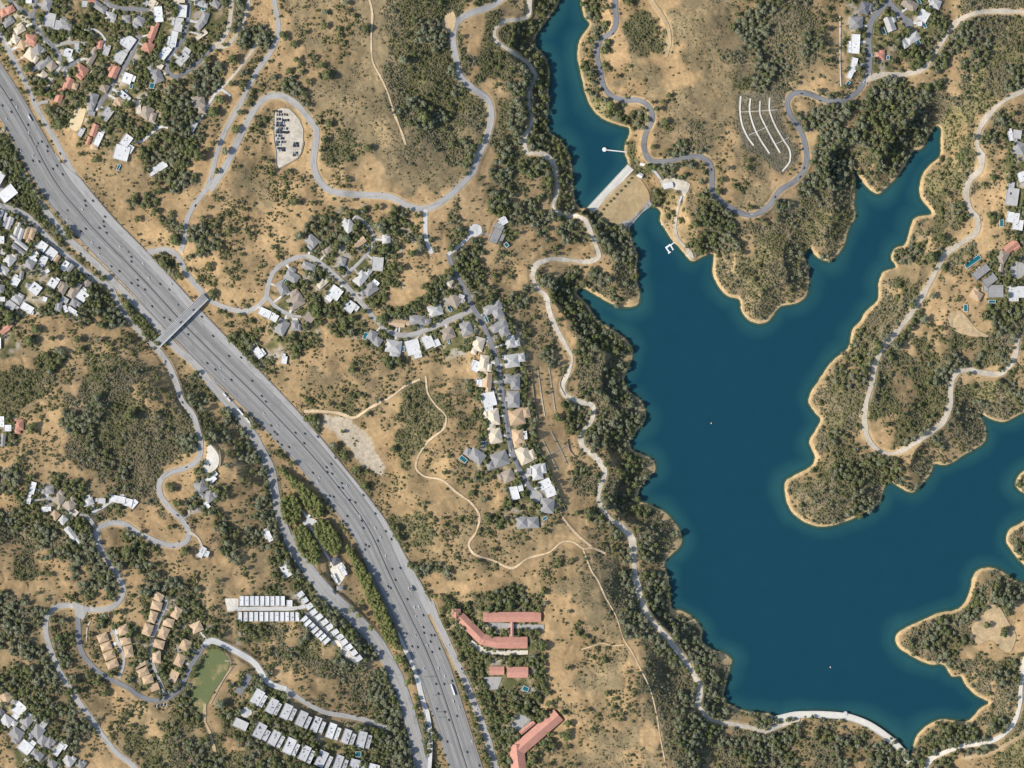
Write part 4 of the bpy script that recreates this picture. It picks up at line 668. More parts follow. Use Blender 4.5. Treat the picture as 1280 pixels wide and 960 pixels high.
def sheet(name, pts, mat, dz, grp=None):
    p = np.array(pts); cx, cy = p.mean(0)
    st = 2.2; b = [p[:, 0].min(), p[:, 1].min(), p[:, 0].max(), p[:, 1].max()]
    me = bpy.data.meshes.new(name)
    import bmesh
    bm = bmesh.new(); vv = [bm.verts.new((x, -y, 0)) for x, y in pts]
    try: f = bm.faces.new(vv)
    except Exception: bm.free(); return None
    bmesh.ops.triangulate(bm, faces=bm.faces[:])
    for ax, lo, hi in ((0, b[0], b[2]), (1, -b[3], -b[1])):
        x = lo+st
        while x < hi:
            co = (x, 0, 0) if ax == 0 else (0, x, 0); no = (1, 0, 0) if ax == 0 else (0, 1, 0)
            bmesh.ops.bisect_plane(bm, geom=bm.verts[:]+bm.edges[:]+bm.faces[:], plane_co=co, plane_no=no); x += st
    uvl = bm.loops.layers.uv.new('UVMap')
    for f in bm.faces:
        if f.normal.z < 0: f.normal_flip()
        for l in f.loops: l[uvl].uv = (l.vert.co.x*S, l.vert.co.y*S)
    for v_ in bm.verts:
        u_, w_ = v_.co.x, -v_.co.y; z = float(Z(u_, w_))+dz; v_.co = W(u_, w_, z)
    bm.to_mesh(me); bm.free(); me.materials.append(mat); return place(me, name)
for i, (k, sf, lab, p) in enumerate(AR):
    if k == 'gravel_yard': continue
    o = sheet(k, p, M[sf], .9+.01*i)
    if o: tag(o, lab, k.replace('_', ' '), None, 'structure')
for i, ln in enumerate(LINES.strip().split('\n')):
    k, hw, pts = ln.split('|'); c = catmull(PT(pts), 1.5); hw = float(hw)
    o = ribbon('drainage_channel', c, [-hw, 0, hw], M['dirt_pale'] if (c[0][1] > 400) else M['gravel_pale'], 1.25+.01*i); mid = c[len(c)//2]
    o['kind'] = 'structure'; o['category'] = 'drain'; o['group'] = 'concrete drains on the slopes'; ALL.append((o, 'thin pale drain line', mid[0], mid[1]))
# freeway: one carriageway sheet, pale shoulder, concrete barriers
zF = Z(FW[:, 0], FW[:, 1]); zF = np.convolve(np.pad(zF, 8, mode='edge'), np.ones(17)/17, 'valid')+.95
ew = np.interp(FW[:, 1], [a for a, b in EASTW], [b for a, b in EASTW]); lane_e = np.minimum(ew, 17.5+smooth(700, 770, FW[:, 1])*3.0)
tn = np.gradient(FW, axis=0); tn /= np.linalg.norm(tn, axis=1)[:, None]
def across(a, b, n): return a[:, None]+(b-a)[:, None]*np.linspace(0, 1, n)[None]
one = np.ones(len(FW))
o = ribbon('freeway', FW, across(-lane_e, 21.0*one, 9), M['freeway'], 0, zarr=zF); tag(o, 'broad grey many lane freeway crossing the west side', 'freeway', None, 'structure')
m_ = (ew-lane_e) > 1.0
seg = np.nonzero(m_)[0]
for s0, s1 in ((seg[0], seg[np.searchsorted(FW[seg, 1], 780)]),):
    sl = slice(s0, s1); o = ribbon('freeway_shoulder', FW[sl], across(-ew[sl], -lane_e[sl]-.0, 4), M['fwshoulder'], 0, zarr=zF[sl]-.12); tag(o, 'pale concrete shoulder lane along the east edge of the freeway', 'shoulder', None, 'structure')
def wall_along(name, c, w, h, mat, base=None, off=0, zarr=None):
    c = np.asarray(c); tn = np.gradient(c, axis=0); tn /= np.linalg.norm(tn, axis=1)[:, None]+1e-9; nr = np.stack([-tn[:, 1], tn[:, 0]], 1)
    off = np.asarray(off)*np.ones(len(c)); vv = []; n = len(c)
    cc = c+nr*off[:, None]; z0 = Z(cc[:, 0], cc[:, 1]) if zarr is None else np.asarray(zarr)
    for i in range(n):
        for s_, zz in ((-w, -.8), (-w*.7, h), (w*.7, h), (w, -.8)):
            p = cc[i]+nr[i]*s_/S; vv.append(W(p[0], p[1], z0[i]+zz))
    fs = [(i*4+j, (i+1)*4+j, (i+1)*4+j+1, i*4+j+1) for i in range(n-1) for j in range(3)]+[(0, 1, 2, 3), tuple((n-1)*4+j for j in (3, 2, 1, 0))]
    mb = MB(); mb.add(vv, fs); me = mb.mesh(name, mat)
    import bmesh
    bm = bmesh.new(); bm.from_mesh(me); bmesh.ops.recalc_face_normals(bm, faces=bm.faces[:]); bm.to_mesh(me); bm.free()
    return place(me, name)
DARKC = grain('dark_barrier', (.16, .16, .155), .15); PALEC = grain('pale_barrier', (.5, .48, .45), .12)
tag(wall_along('median_barrier', FW, .45, 1.1, DARKC, zarr=zF), 'dark concrete median barrier down the middle of the freeway', 'barrier')
vv_ = (FW[:, 1] > 100) & (FW[:, 1] < 760)
tag(wall_along('side_barrier', FW[vv_], .35, 1.0, PALEC, off=21.6, zarr=zF[vv_]-.4), 'pale concrete barrier along the west edge of the freeway', 'barrier')
vv_ = (FW[:, 1] > 230) & (FW[:, 1] < 770)
tag(wall_along('side_barrier', FW[vv_], .35, 1.0, PALEC, off=-(ew[vv_]+.6), zarr=zF[vv_]-.4), 'pale concrete barrier along the east edge of the freeway', 'barrier')
for ln in WALLS.strip().split('\n')[:7]:
    k, pts = ln.split('|'); c = catmull(PT(pts), 2); mid = c[len(c)//2]
    o = wall_along('garden_wall', c, .3, 2.4, WALLM['g']); note(o, 'thin grey boundary wall', mid[0], mid[1], 'wall', 'boundary walls')
import bmesh
from mathutils import Matrix, Vector, noise as mnoise
def Wv(u, v, z): return Vector(W(u, v, z))
# ------------------------------------------------------------------ buildings
UNIT = {}
def unit_mesh(k):
    if k in UNIT: return UNIT[k]
    mb = MB()
    if k == 'rooftop_unit':
        mb.prism([(-1, -.7), (1, -.7), (1, .7), (-1, .7)], 0, .9); mb.prism([(-.7, -.45), (.1, -.45), (.1, .45), (-.7, .45)], .902, 1.15); me = mb.mesh(k, METAL)
    elif k == 'skylight':
        mb.prism([(-1, -.6), (1, -.6), (1, .6), (-1, .6)], 0, .25); mb.add([(-.85, -.45, .255), (.85, -.45, .255), (.85, .45, .255), (-.85, .45, .255), (0, 0, .6)], [(0, 1, 4), (1, 2, 4), (2, 3, 4), (3, 0, 4)]); me = mb.mesh(k, GLASS)
    elif k == 'roof_deck':
        mb.prism([(-2.2, -1.1), (2.2, -1.1), (2.2, 1.1), (-2.2, 1.1)], 0, .12); me = mb.mesh(k, RM['G'])
        mb.prism([(-2.2, -1.2), (2.2, -1.2), (2.2, -1.103), (-2.2, -1.103)], 0, 1.1); mb.prism([(2.203, -1.2), (2.3, -1.2), (2.3, 1.2), (2.203, 1.2)], 0, 1.1); me = mb.mesh(k, RM['G'])
    elif k == 'solar_panel':
        for i in range(4):
            for j in range(2):
                x, y = -2.2+i*1.1, -1.7+j*1.75
                mb.add([(x, y, .25), (x+1.02, y, .25), (x+1.02, y+1.65, .55), (x, y+1.65, .55), (x, y, .2), (x+1.02, y, .2), (x+1.02, y+1.65, .5), (x, y+1.65, .5)], [(0, 1, 2, 3), (7, 6, 5, 4), (0, 4, 5, 1), (1, 5, 6, 2), (2, 6, 7, 3), (3, 7, 4, 0)])
        me = mb.mesh(k, SOLAR)
    elif k == 'chimney':
        mb.prism([(-.45, -.45), (.45, -.45), (.45, .45), (-.45, .45)], -1.5, 1.3); mb.prism([(-.55, -.55), (.55, -.55), (.55, .55), (-.55, .55)], 1.302, 1.5); me = mb.mesh(k, WALLM['t'])
    UNIT[k] = me; return me
GLASS = plain('dark_glass', (.05, .07, .09), .15, 0, .5); SOLAR = plain('solar_glass', (.035, .045, .075), .2, 0, .5)
def building(h, idx):
    r0 = h['r'][0]; z = h['z']; o0 = Wv(r0[0], r0[1], z); hgt = {'h': 3.6, 'g': 3.6, 'f': 4.2}[h['roof']]
    if 'apartment' in h['grp']: hgt = 8.5
    if 'halls' in h['grp']: hgt = 9
    if 'row' in h['grp']: hgt = 6.0
    if 'condo' in h['grp']: hgt = 5.6
    if 'campus' in h['grp']: hgt = 6.0
    if 'sheds' in h['grp']: hgt = 3.2
    wm_ = MB(); rm_ = MB(); extras = []; R = random.Random(idx)
    for k, r in enumerate(h['r']):
        zt = hgt+(0 if k == 0 else [-.9, -.5, -1.4][k % 3] if h['roof'] == 'f' else .12*k)
        Q = [Wv(x, y, z)-o0 for x, y in rect(r)]; Q = Q[::-1]          # anticlockwise seen from above
        q2 = [(p.x, p.y) for p in Q]; c = sum((Vector(p) for p in q2), Vector((0, 0)))/4
        wm_.prism(q2, -3.0+.01*k, zt-.02*k)
        ax = Vector(q2[1])-Vector(q2[0]); ay = Vector(q2[3])-Vector(q2[0]); la, lb = ax.length, ay.length; ax.normalize(); ay.normalize()
        if lb > la: ax, ay, la, lb = ay, -ax, lb, la
        ov = .5 if h['roof'] != 'f' else .12
        A, B = la/2+ov, lb/2+ov
        P = lambda i, j, zz: (c.x+ax.x*i+ay.x*j, c.y+ax.y*i+ay.y*j, zz)
        z0 = zt-.25; z1 = zt+.05
        if h['roof'] == 'f':
            a, b = A-.45, B-.45; zp = zt+.75
            o_ = [P(-A, -B, z0), P(A, -B, z0), P(A, B, z0), P(-A, B, z0)]; u_ = [P(-A, -B, zp), P(A, -B, zp), P(A, B, zp), P(-A, B, zp)]; n_ = [P(-a, -b, zp), P(a, -b, zp), P(a, b, zp), P(-a, b, zp)]; d_ = [P(-a, -b, z1), P(a, -b, z1), P(a, b, z1), P(-a, b, z1)]
            f = [(3, 2, 1, 0)]+[(i, (i+1) % 4, 4+(i+1) % 4, 4+i) for i in range(4)]+[(4+i, 4+(i+1) % 4, 8+(i+1) % 4, 8+i) for i in range(4)]+[(8+i, 8+(i+1) % 4, 12+(i+1) % 4, 12+i) for i in range(4)]+[(12, 13, 14, 15)]
            rm_.add(o_+u_+n_+d_, f)
            if la > 9 and lb > 5:
                n = R.choice([1, 2, 2, 3]) if h['col'] in 'WLC' else R.choice([5, 6, 7]) if 'apartment' in h['grp'] else R.choice([0, 1, 1])
                for _ in range(n):
                    i, j = R.uniform(-.68, .68)*a, R.uniform(-.5, .5)*b
                    s = R.uniform(.5, 1.2); kd = R.choice(['rooftop_unit', 'rooftop_unit', 'skylight']) if 'apartment' not in h['grp'] else R.choice(['roof_deck', 'rooftop_unit', 'roof_deck', 'skylight'])
                    if all((i-e[4])**2+(j-e[5])**2 > 7 for e in extras if e[6] == k): extras.append((kd, P(i, j, z1+.004), math.atan2(ax.y, ax.x)+R.choice([0, math.pi/2]), s, i, j, k))
                if la > 13 and R.random() < .22 and k == 0 and 'row' not in h['grp']: extras.append(('solar_panel', P(.35*a, .3*b, z1+.004), math.atan2(ax.y, ax.x), 1.0, 99, 99, k))
        else:
            rh = B*.42; rl = A-B if h['roof'] == 'h' else A
            if rl < .6: rl = .6
            zt2 = z1+rh
            v = [P(-A, -B, z1), P(A, -B, z1), P(A, B, z1), P(-A, B, z1), P(-rl, 0, zt2), P(rl, 0, zt2)]+[P(-A, -B, z0), P(A, -B, z0), P(A, B, z0), P(-A, B, z0)]
            f = [(0, 1, 5, 4), (1, 2, 5), (2, 3, 4, 5), (3, 0, 4), (6, 7, 1, 0), (7, 8, 2, 1), (8, 9, 3, 2), (9, 6, 0, 3), (9, 8, 7, 6)]
            rm_.add(v, f)
            if k == 0 and la > 12 and R.random() < .5: extras.append(('chimney', P(R.uniform(-.5, .5)*rl, R.choice([-.35, .35])*B, z1+rh*.6), math.atan2(ax.y, ax.x), 1, 99, 99, k))
            if k == 0 and la > 16 and R.random() < .18: extras.append(None)
    nm = {'tan condominiums': 'condominium', 'white apartment blocks': 'apartment_block', 'white row houses': 'row_house', 'white sheds by the dam': 'shed', 'white halls west of the freeway': 'hall', 'red roofed campus': 'campus_building'}.get(h['grp'], 'house')
    e = empty(nm, o0)
    wcol = 'w' if h['col'] in 'WALP' else 't' if h['col'] in 'OCRSB' else 'g'
    wm_.build('wall', e, WALLM[wcol]); rf = rm_.build('roof', e, RM[h['col']])
    for x in extras:
        if x is None: continue
        kd, p, az, s = x[:4]; q = place(unit_mesh(kd), kd, rf, p); q.rotation_euler = (0, 0, az); q.scale = (s, s, s)
    area = sum(r[2]*r[3] for r in h['r']); size = 'small ' if area < 60 else 'large ' if area > 190 else ''
    cn = {'W': 'white', 'A': 'white', 'P': 'pale grey', 'L': 'pale grey', 'G': 'grey', 'D': 'dark grey', 'B': 'brown', 'C': 'cream', 'O': 'tan', 'R': 'red', 'S': 'red'}[h['col']]
    rn = {'f': 'flat', 'h': 'hipped', 'g': 'gabled'}[h['roof']]
    cat = {'house': 'house', 'condominium': 'house', 'apartment_block': 'apartment block', 'row_house': 'row house', 'shed': 'shed', 'hall': 'hall', 'campus_building': 'building'}[nm]
    if 'lab' in h: tag(e, h['lab'], cat, h['grp'])
    else: note(e, '%s%s %s roofed %s' % (size, cn, rn, cat), r0[0], r0[1], cat, h['grp'])
for i, h in enumerate(HS): building(h, i)
# patios beside houses
R = random.Random(5)
nd = 0
for h in HS:                               # a drive from every house to the street it stands on
    if h['grp'] in ('white row houses', 'red roofed campus', 'white halls west of the freeway', 'white apartment blocks', 'white sheds by the dam'): continue
    x, y = h['r'][0][:2]; best = None
    for k, hw, sf, c in RD:
        if 'street' in k or k in ('condo_lane', 'condo_road', 'side_lane', 'west_road', 'driveway', 'frontage_road'):
            d_ = np.hypot(c[:, 0]-x, c[:, 1]-y); i = int(np.argmin(d_))
            if best is None or d_[i]-hw < best[0]: best = (d_[i]-hw, c[i])
    if best is None or not 4.5 < best[0] < 24: continue
    tx, ty = best[1]; L_ = math.hypot(tx-x, ty-y); s0 = min(h['r'][0][2], h['r'][0][3])*.42/L_
    px, py = -(ty-y)/L_, (tx-x)/L_; o_ = R.uniform(-1.5, 1.5); wd = R.uniform(.9, 1.7)
    a = (x+(tx-x)*s0+px*o_, y+(ty-y)*s0+py*o_); b = (tx+px*o_*1.3, ty+py*o_*1.3); m_ = ((a[0]+b[0])/2+px*R.uniform(-1, 1), (a[1]+b[1])/2+py*R.uniform(-1, 1))
    c = catmull([a, m_, b], 1.3); o = ribbon('driveway', c, [-wd, 0, wd], R.choice([M['concrete'], M['asphalt_pale'], M['concrete'], M['dirt_pale']]), .37+.001*nd); nd += 1
    o['kind'] = 'structure'; o['category'] = 'driveway'; ALL.append((o, 'short drive from a house', m_[0], m_[1])); EXT |= dfield([tuple(q) for q in c], 4) < wd+.3
PATIO = [grain('patio_'+c, v, .12, (.1, .4)) for c, v in (('grey', (.42, .41, .39)), ('pale', (.58, .56, .52)), ('tan', (.50, .43, .33)))]
npat = 0
for h in HS:
    if h['grp'] in ('white row houses', 'red roofed campus', 'white halls west of the freeway'): continue
    if R.random() < (.75 if 'condo' not in h['grp'] else .25):
        x, y, w, l, a = h['r'][0]; sd = R.choice([0, 1, 2, 3]); ar = math.radians(a)
        pw, pl = R.uniform(4, 8), R.uniform(3, 5)
        dx, dy = [(w/2+pl/2-.3, 0), (-w/2-pl/2+.3, 0), (0, l/2+pl/2-.3), (0, -l/2-pl/2+.3)][sd]
        rr = (x+dx*math.cos(ar)-dy*math.sin(ar), y+dx*math.sin(ar)+dy*math.cos(ar), pl if sd < 2 else pw, pw if sd < 2 else pl, a)
        if any(HM[int((v_-V0)/STEP), int((u_-U0)/STEP)] for u_, v_ in [(rr[0]+(q[0]-rr[0])*.75, rr[1]+(q[1]-rr[1])*.75) for q in rect(rr)] if -120 < u_ < 1400 and -120 < v_ < 1080): continue
        q = rect(rr); q = [(u_+R.uniform(-.6, .6), v_+R.uniform(-.6, .6)) for u_, v_ in q]
        o = sheet('patio', q, R.choice(PATIO), 1.3+.003*npat); npat += 1
        if o: o['kind'] = 'structure'; o['category'] = 'patio'; o['group'] = 'paved patios beside houses'; ALL.append((o, 'small paved patio', rr[0], rr[1])); EXT |= polymask(q)
# pools
PW = plain('pool_water', (.012, .13, .155), .08, 0, .5); PW.node_tree.nodes['Principled BSDF'].inputs['Roughness'].default_value = .08
COP = grain('pool_coping', (.62, .60, .56), .1, (.2, .6))
for i, (x, y, w, l, a) in enumerate(POOLS):
    ms = polymask(rect((x, y, w+1, l+1, a), 1)); zt = float(T[ms].max()) if ms.any() else float(Z(x, y)); zt += 1.55
    e = empty('swimming_pool', W(x, y, zt)); o0 = Wv(x, y, zt)
    def loc(g): return [(p.x, p.y) for p in [Wv(u, v, zt)-o0 for u, v in rect((x, y, w, l, a), g)][::-1]]
    mb = MB(); ou, inn = loc(.5), loc(.0)
    v = [(*p, -1.5) for p in ou]+[(*p, .15) for p in ou]+[(*p, .15) for p in inn]+[(*p, -1.) for p in inn]
    mb.add(v, [(i_, (i_+1) % 4, 4+(i_+1) % 4, 4+i_) for i_ in range(4)]+[(4+i_, 4+(i_+1) % 4, 8+(i_+1) % 4, 8+i_) for i_ in range(4)]+[(8+i_, 8+(i_+1) % 4, 12+(i_+1) % 4, 12+i_) for i_ in range(4)])
    mb.build('coping', e, COP); mb = MB(); mb.add([(*p, .02) for p in loc(.0)], [(0, 1, 2, 3)]); mb.build('pool_water', e, PW)
    note(e, ('narrow ' if min(w, l) < 2.2 else 'large ' if w*l > 34 else '')+'teal swimming pool', x, y, 'pool', 'swimming pools in the gardens'); EXT |= ms
# ------------------------------------------------------------------ bridges and dams
def deck(root, name, c, hw, ztop, zbot, mat):
    c = np.asarray(c, float); tn = np.gradient(c, axis=0); tn /= np.linalg.norm(tn, axis=1)[:, None]; nr = np.stack([-tn[:, 1], tn[:, 0]], 1)
    hw = np.asarray(hw)*np.ones((len(c), 1)) if np.ndim(hw) == 0 else np.asarray(hw)
    ztop = np.asarray(ztop)*np.ones(len(c)); zbot = np.asarray(zbot)*np.ones(len(c)); v = []
    lo, hi = (-hw[:, 0], hw[:, 0]) if hw.shape[1] == 1 else (hw[:, 0], hw[:, 1])
    for i in range(len(c)):
        for s_, zz in ((lo[i], zbot[i]), (lo[i], ztop[i]), (hi[i], ztop[i]), (hi[i], zbot[i])): p = c[i]+nr[i]*s_; v.append(tuple(Vector(W(p[0], p[1], zz))-root.location))
    n = len(c); f = [(i*4+j, (i+1)*4+j, (i+1)*4+(j+1) % 4, i*4+(j+1) % 4) for i in range(n-1) for j in range(4)]+[(0, 1, 2, 3), tuple((n-1)*4+j for j in (3, 2, 1, 0))]
    mb = MB(); mb.add(v, f); me = mb.mesh(name, mat); bm = bmesh.new(); bm.from_mesh(me); bmesh.ops.recalc_face_normals(bm, faces=bm.faces[:]); bm.to_mesh(me); bm.free()
    return place(me, name, root)
BRD = grain('bridge_deck', (.37, .365, .35), .12, (.05, .3)); BRS = grain('bridge_concrete', (.56, .55, .52), .1, (.1, .4)); BRL = grain('bridge_lane', (.27, .268, .26), .12, (.05, .3))
def straight(a, b, n=12): return np.array([(a[0]+(b[0]-a[0])*i/(n-1), a[1]+(b[1]-a[1])*i/(n-1)) for i in range(n)])
bc = straight((257, 370.5), (196, 431)); zb = np.linspace(float(Z(258, 369)), float(Z(194, 433)), 12)+1.0; zmid = float(zF[np.argmin(np.hypot(FW[:, 0]-227, FW[:, 1]-402))]); zb = np.maximum(zb, zmid+8.5*np.sin(np.linspace(.25, math.pi-.25, 12))**.3)
ov_ = empty('overpass', W(226, 401, zmid)); tag(ov_, 'pale concrete overpass carrying a road across the freeway', 'bridge')
deck(ov_, 'deck', bc, 5.3, zb, zb-1.6, BRD); deck(ov_, 'roadway', bc, 3.0, zb+.12, zb+.01, BRL)
for s_ in (-5.05, 5.05): deck(ov_, 'parapet', bc, np.array([[s_-.25, s_+.25]]*12), zb+1.3, zb-1.8, BRS)
for t_ in (.2, .5, .8):
    x, y = bc[0]+(bc[-1]-bc[0])*t_; zt = float(np.interp(t_, np.linspace(0, 1, 12), zb))-1.6
    dv = (bc[-1]-bc[0])/np.linalg.norm(bc[-1]-bc[0]); nrm = np.array([-dv[1], dv[0]])
    deck(ov_, 'pier', np.array([(x, y)-nrm*3.6, (x, y), (x, y)+nrm*3.6]), .5, zt, zt-14, BRS)
rc = catmull(PT("533,888 536,905 537.5,925 537,945 535.5,965 533,990 530,1020"), 4); zr = float(Z(533, 886))+1+np.minimum(6.5, np.linspace(0, 14, len(rc)))
fo = empty('ramp_bridge', W(537, 925, float(Z(537, 925)))); tag(fo, 'pale elevated concrete ramp leaving the freeway beside the boulevard', 'bridge')
deck(fo, 'deck', rc, 3.1, zr, zr-1.3, M['fwshoulder'] if 0 else BRS)
for s_ in (-2.95, 2.95): deck(fo, 'parapet', rc, np.array([[s_-.18, s_+.18]]*len(rc)), zr+1.0, zr-1.5, BRS)
for i in range(6, len(rc), 7): deck(fo, 'pier', straight(rc[i]-np.array((1.4, 0)), rc[i]+np.array((1.4, 0)), 3), .5, zr[i]-1.3, zr[i]-12, BRS)
CREST = grain('crest_concrete', (.62, .585, .50), .08, (.05, .3)); CREST2 = grain('crest_road', (.55, .53, .48), .08, (.05, .3))
ds = empty('straight_dam', W(760, 236, LV_UP)); tag(ds, 'straight pale concrete dam crest between the upper reservoir and a tan slope', 'dam')
dc = straight((737.2, 263.4), (788.2, 208.8), 10); deck(ds, 'dam_wall', dc, 5.2, LV_UP+2.2, LV_UP-6, CREST)
deck(ds, 'crest_road', dc, np.array([[-1.6, 2.2]]*10), LV_UP+2.45, LV_UP+2.22, CREST2)
for s_ in (-5.0, 5.0): deck(ds, 'kerb', dc, np.array([[s_-.22, s_+.22]]*10), LV_UP+2.9, LV_UP+1.5, CREST)
ac = catmull(PT("962,901 975,898 992,894 1010,893 1035,893.5 1060,896.3 1083,904.5 1103,917 1122,933 1135.5,951 1143,975 1147,1000"), 4)
ad = empty('arched_dam', W(1052, 893, 3)); tag(ad, 'curved pale concrete dam crest closing the south end of the lake', 'dam')
deck(ad, 'dam_wall', ac, 4.3, 4.0, -22, BRS); deck(ad, 'crest_road', ac, 3.2, 4.3, 4.02, CREST)
for s_ in (-4.0, 4.0): deck(ad, 'parapet', ac, np.array([[s_-.22, s_+.22]]*len(ac)), 5.0, 3.2, BRS)
deck(ad, 'terrace', ac[10:], np.array([[4.5, 8.0]]*len(ac[10:])), -1.5, -22, CREST)
mb = MB(); mb.prism([(4.6*math.cos(i*math.pi/8), 4.6*math.sin(i*math.pi/8)) for i in range(16)], -10, 1.6); mb.prism([(3.2*math.cos(i*math.pi/8), 3.2*math.sin(i*math.pi/8)) for i in range(16)], 1.604, 3.4)
o = mb.build('lookout_tower', ad, BRS); o.location = Vector(W(1057, 892, 3))-ad.location
# pier, docks, tank, buoys
pr = empty('pier', W(770, 189, LV_UP)); tag(pr, 'white pier with a round tower in the upper reservoir', 'pier')
deck(pr, 'walkway', straight((787, 190.5), (758, 187.5), 8), .75, LV_UP+2.0, LV_UP+1.5, WHITEP)
for s_ in (-.7, .7): deck(pr, 'railing', straight((787, 190.5), (758, 187.5), 8), np.array([[s_-.08, s_+.08]]*8), LV_UP+3.0, LV_UP+2.0, METAL)
mb = MB(); C_ = lambda r, n=20: [(r*math.cos(i*2*math.pi/n), r*math.sin(i*2*math.pi/n)) for i in range(n)]
mb.prism(C_(3.9), -9, 2.2); mb.prism(C_(4.3), 2.204, 2.7); mb.prism(C_(1.2), 2.704, 3.6); o = mb.build('round_tower', pr, WHITEP); o.location = Vector(W(755.4, 187, LV_UP))-pr.location
def dock(x, y, lab, parts):
    e = empty('floating_dock', W(x, y, 0)); tag(e, lab, 'dock', 'docks on the lake')
    for nm, a, b, hw, zz in parts: deck(e, nm, straight(a, b, 3), hw, zz, zz-.7, WHITEP)
dock(833, 278, 'thin white dock frame reaching out from the wooded shore', [('walkway', (829, 278), (844, 278.2), .55, .8), ('crossbar', (827.2, 274.6), (827.2, 281.4), .55, .81), ('finger', (827.7, 275), (831, 275), .45, .82), ('finger', (827.7, 281), (831, 281), .45, .82)])
dock(835, 311, 'white floating boat dock with two boat slips', [('walkway', (849, 299), (838, 306.5), .6, .9), ('platform', (832, 310), (838.2, 305.6), 1.1, .8), ('finger', (832.6, 309.5), (837, 316), .9, .81), ('finger', (838, 306), (841.5, 312.6), .8, .82), ('crossbar', (835.2, 316.8), (838.4, 314.8), .7, .83)])
mb = MB(); n = 24; ro, ri = C_(4.6, n), C_(3.4, n)
v = [(*p, -3.) for p in ro]+[(*p, 2.) for p in ro]+[(*p, 2.) for p in ri]+[(*p, -1.) for p in ri]
mb.add(v, [(i+k*n, (i+1) % n+k*n, (i+1) % n+(k+1)*n, i+(k+1)*n) for k in range(3) for i in range(n)]); tk = empty('water_tank', W(714.3, 259, float(Z(714, 259))+.8)); tag(tk, 'round white rimmed tank by the west end of the straight dam', 'tank')
mb.build('tank_rim', tk, WHITEP); mb = MB(); mb.add([(*p, .2) for p in ri], [tuple(range(n))]); mb.build('tank_water', tk, plain('tank_dark', (.03, .035, .04), .3))  # near-black even surface inside the pale rim
for x, y, lab in ((889, 529, 'small white buoy floating in the middle of the lake'), (1038, 834, 'small white buoy floating north of the arched dam')):
    e = empty('buoy', W(x, y, 0)); tag(e, lab, 'buoy', 'buoys on the lake'); mb = MB()
    mb.prism(C_(1.5, 16), -.5, .5); mb.build('float', e, plain('buoy_orange', (.55, .35, .16), .5)); mb = MB(); mb.prism(C_(.8, 12), .504, 2.6); mb.build('mast', e, WHITEP)
# ------------------------------------------------------------------ vehicles
CARP = {'d': [(.03, .032, .04), (.05, .05, .055), (.04, .05, .075)], 'w': [(.78, .78, .76), (.7, .7, .69)], 'g': [(.3, .3, .31), (.22, .23, .24)]}
CARM = {}
TINT = plain('car_glass', (.02, .025, .03), .15, 0, .5); RUB = plain('tyre_rubber', (.025, .025, .025), .9)
def car_mesh(k, i):
    if (k, i) in CARM: return CARM[(k, i)]
    me_b = plain('car_paint_%s%d' % (k, i), CARP[k][i], .3, 0, .5); mb = MB()
    prof = [(-2.35, .35), (-2.35, .85), (-1.5, .95), (1.15, 1.0), (2.2, .88), (2.35, .4)]
    def loft(pr, w, wt, mi):
        n = len(pr); v = [(x, -w if z < 1.01 else -wt, z) for x, z in pr]+[(x, w if z < 1.01 else wt, z) for x, z in pr]
        mb.add(v, [tuple(range(n-1, -1, -1)), tuple(range(n, 2*n))]+[((i_+1) % n, i_, n+i_, n+(i_+1) % n) for i_ in range(n)][::1], mi)
    loft(prof, .93, .93, 0); loft([(-1.75, .98), (-1.15, 1.42), (.35, 1.42), (1.1, .985)], .85, .68, 1); loft([(-1.05, 1.40), (-1.05, 1.50), (.25, 1.50), (.25, 1.40)], .66, .66, 0)
    for x in (-1.4, 1.45):
        for y in (-.95, .72):
            c = [(x+.33*math.cos(a*math.pi/5), .33+.33*math.sin(a*math.pi/5)) for a in range(10)]
            mb.add([(p, y, q) for p, q in c]+[(p, y+.23, q) for p, q in c], [tuple(range(10)), tuple(range(19, 9, -1))]+[(a, (a+1) % 10, 10+(a+1) % 10, 10+a) for a in range(10)], 2)
    me = mb.mesh('car', me_b, TINT, RUB); bm = bmesh.new(); bm.from_mesh(me); bmesh.ops.recalc_face_normals(bm, faces=bm.faces[:]); bm.to_mesh(me); bm.free()
    CARM[(k, i)] = me; return me
def nearest_dir(x, y):
    best = (1e9, 0)
    for k, hw, sf, c in RD+[('f', 20, '', FW)]:
        d = np.hypot(c[:, 0]-x, c[:, 1]-y)-hw; i = int(np.argmin(d))
        if d[i] < best[0]: a, b = c[max(0, i-1)], c[min(len(c)-1, i+1)]; best = (d[i], math.atan2(-(b-a)[1], (b-a)[0]))
    return best[1]
R = random.Random(9)
ncar = 0
def car(x, y, k, az, grp, where, zz=None, s=1.12):
    z = float(Z(x, y))+.5 if zz is None else zz
    o = place(car_mesh(k, R.randrange(len(CARP[k]))), 'car', None, W(x, y, z)); o.rotation_euler = (0, 0, az); o.scale = (s, s, s)
    note(o, {'d': 'dark', 'w': 'white', 'g': 'grey'}[k]+' car '+where, x, y, 'car', grp)
def fwz(x, y): return float(zF[np.argmin(np.hypot(FW[:, 0]-x, FW[:, 1]-y))])
for tk_ in CARS.split():
    x, y = tk_[:-1].split(','); x, y = float(x), float(y); i = np.argmin(np.hypot(FW[:, 0]-x, FW[:, 1]-y)); a, b = FW[max(0, i-1)], FW[min(len(FW)-1, i+1)]
    d_ = (b-a)/np.linalg.norm(b-a); side = -d_[1]*(x-FW[i][0])+d_[0]*(y-FW[i][1])      # >0: west carriageway
    az = math.atan2(-d_[1], d_[0])+(0 if side > 0 else math.pi)
    if side > -ew[i]: car(x, y, tk_[-1], az, 'cars on the freeway', 'southbound' if side > 0 else 'northbound', fwz(x, y)+.03)
    else: car(x, y, tk_[-1], az, 'cars on the freeway', 'on the ramp')
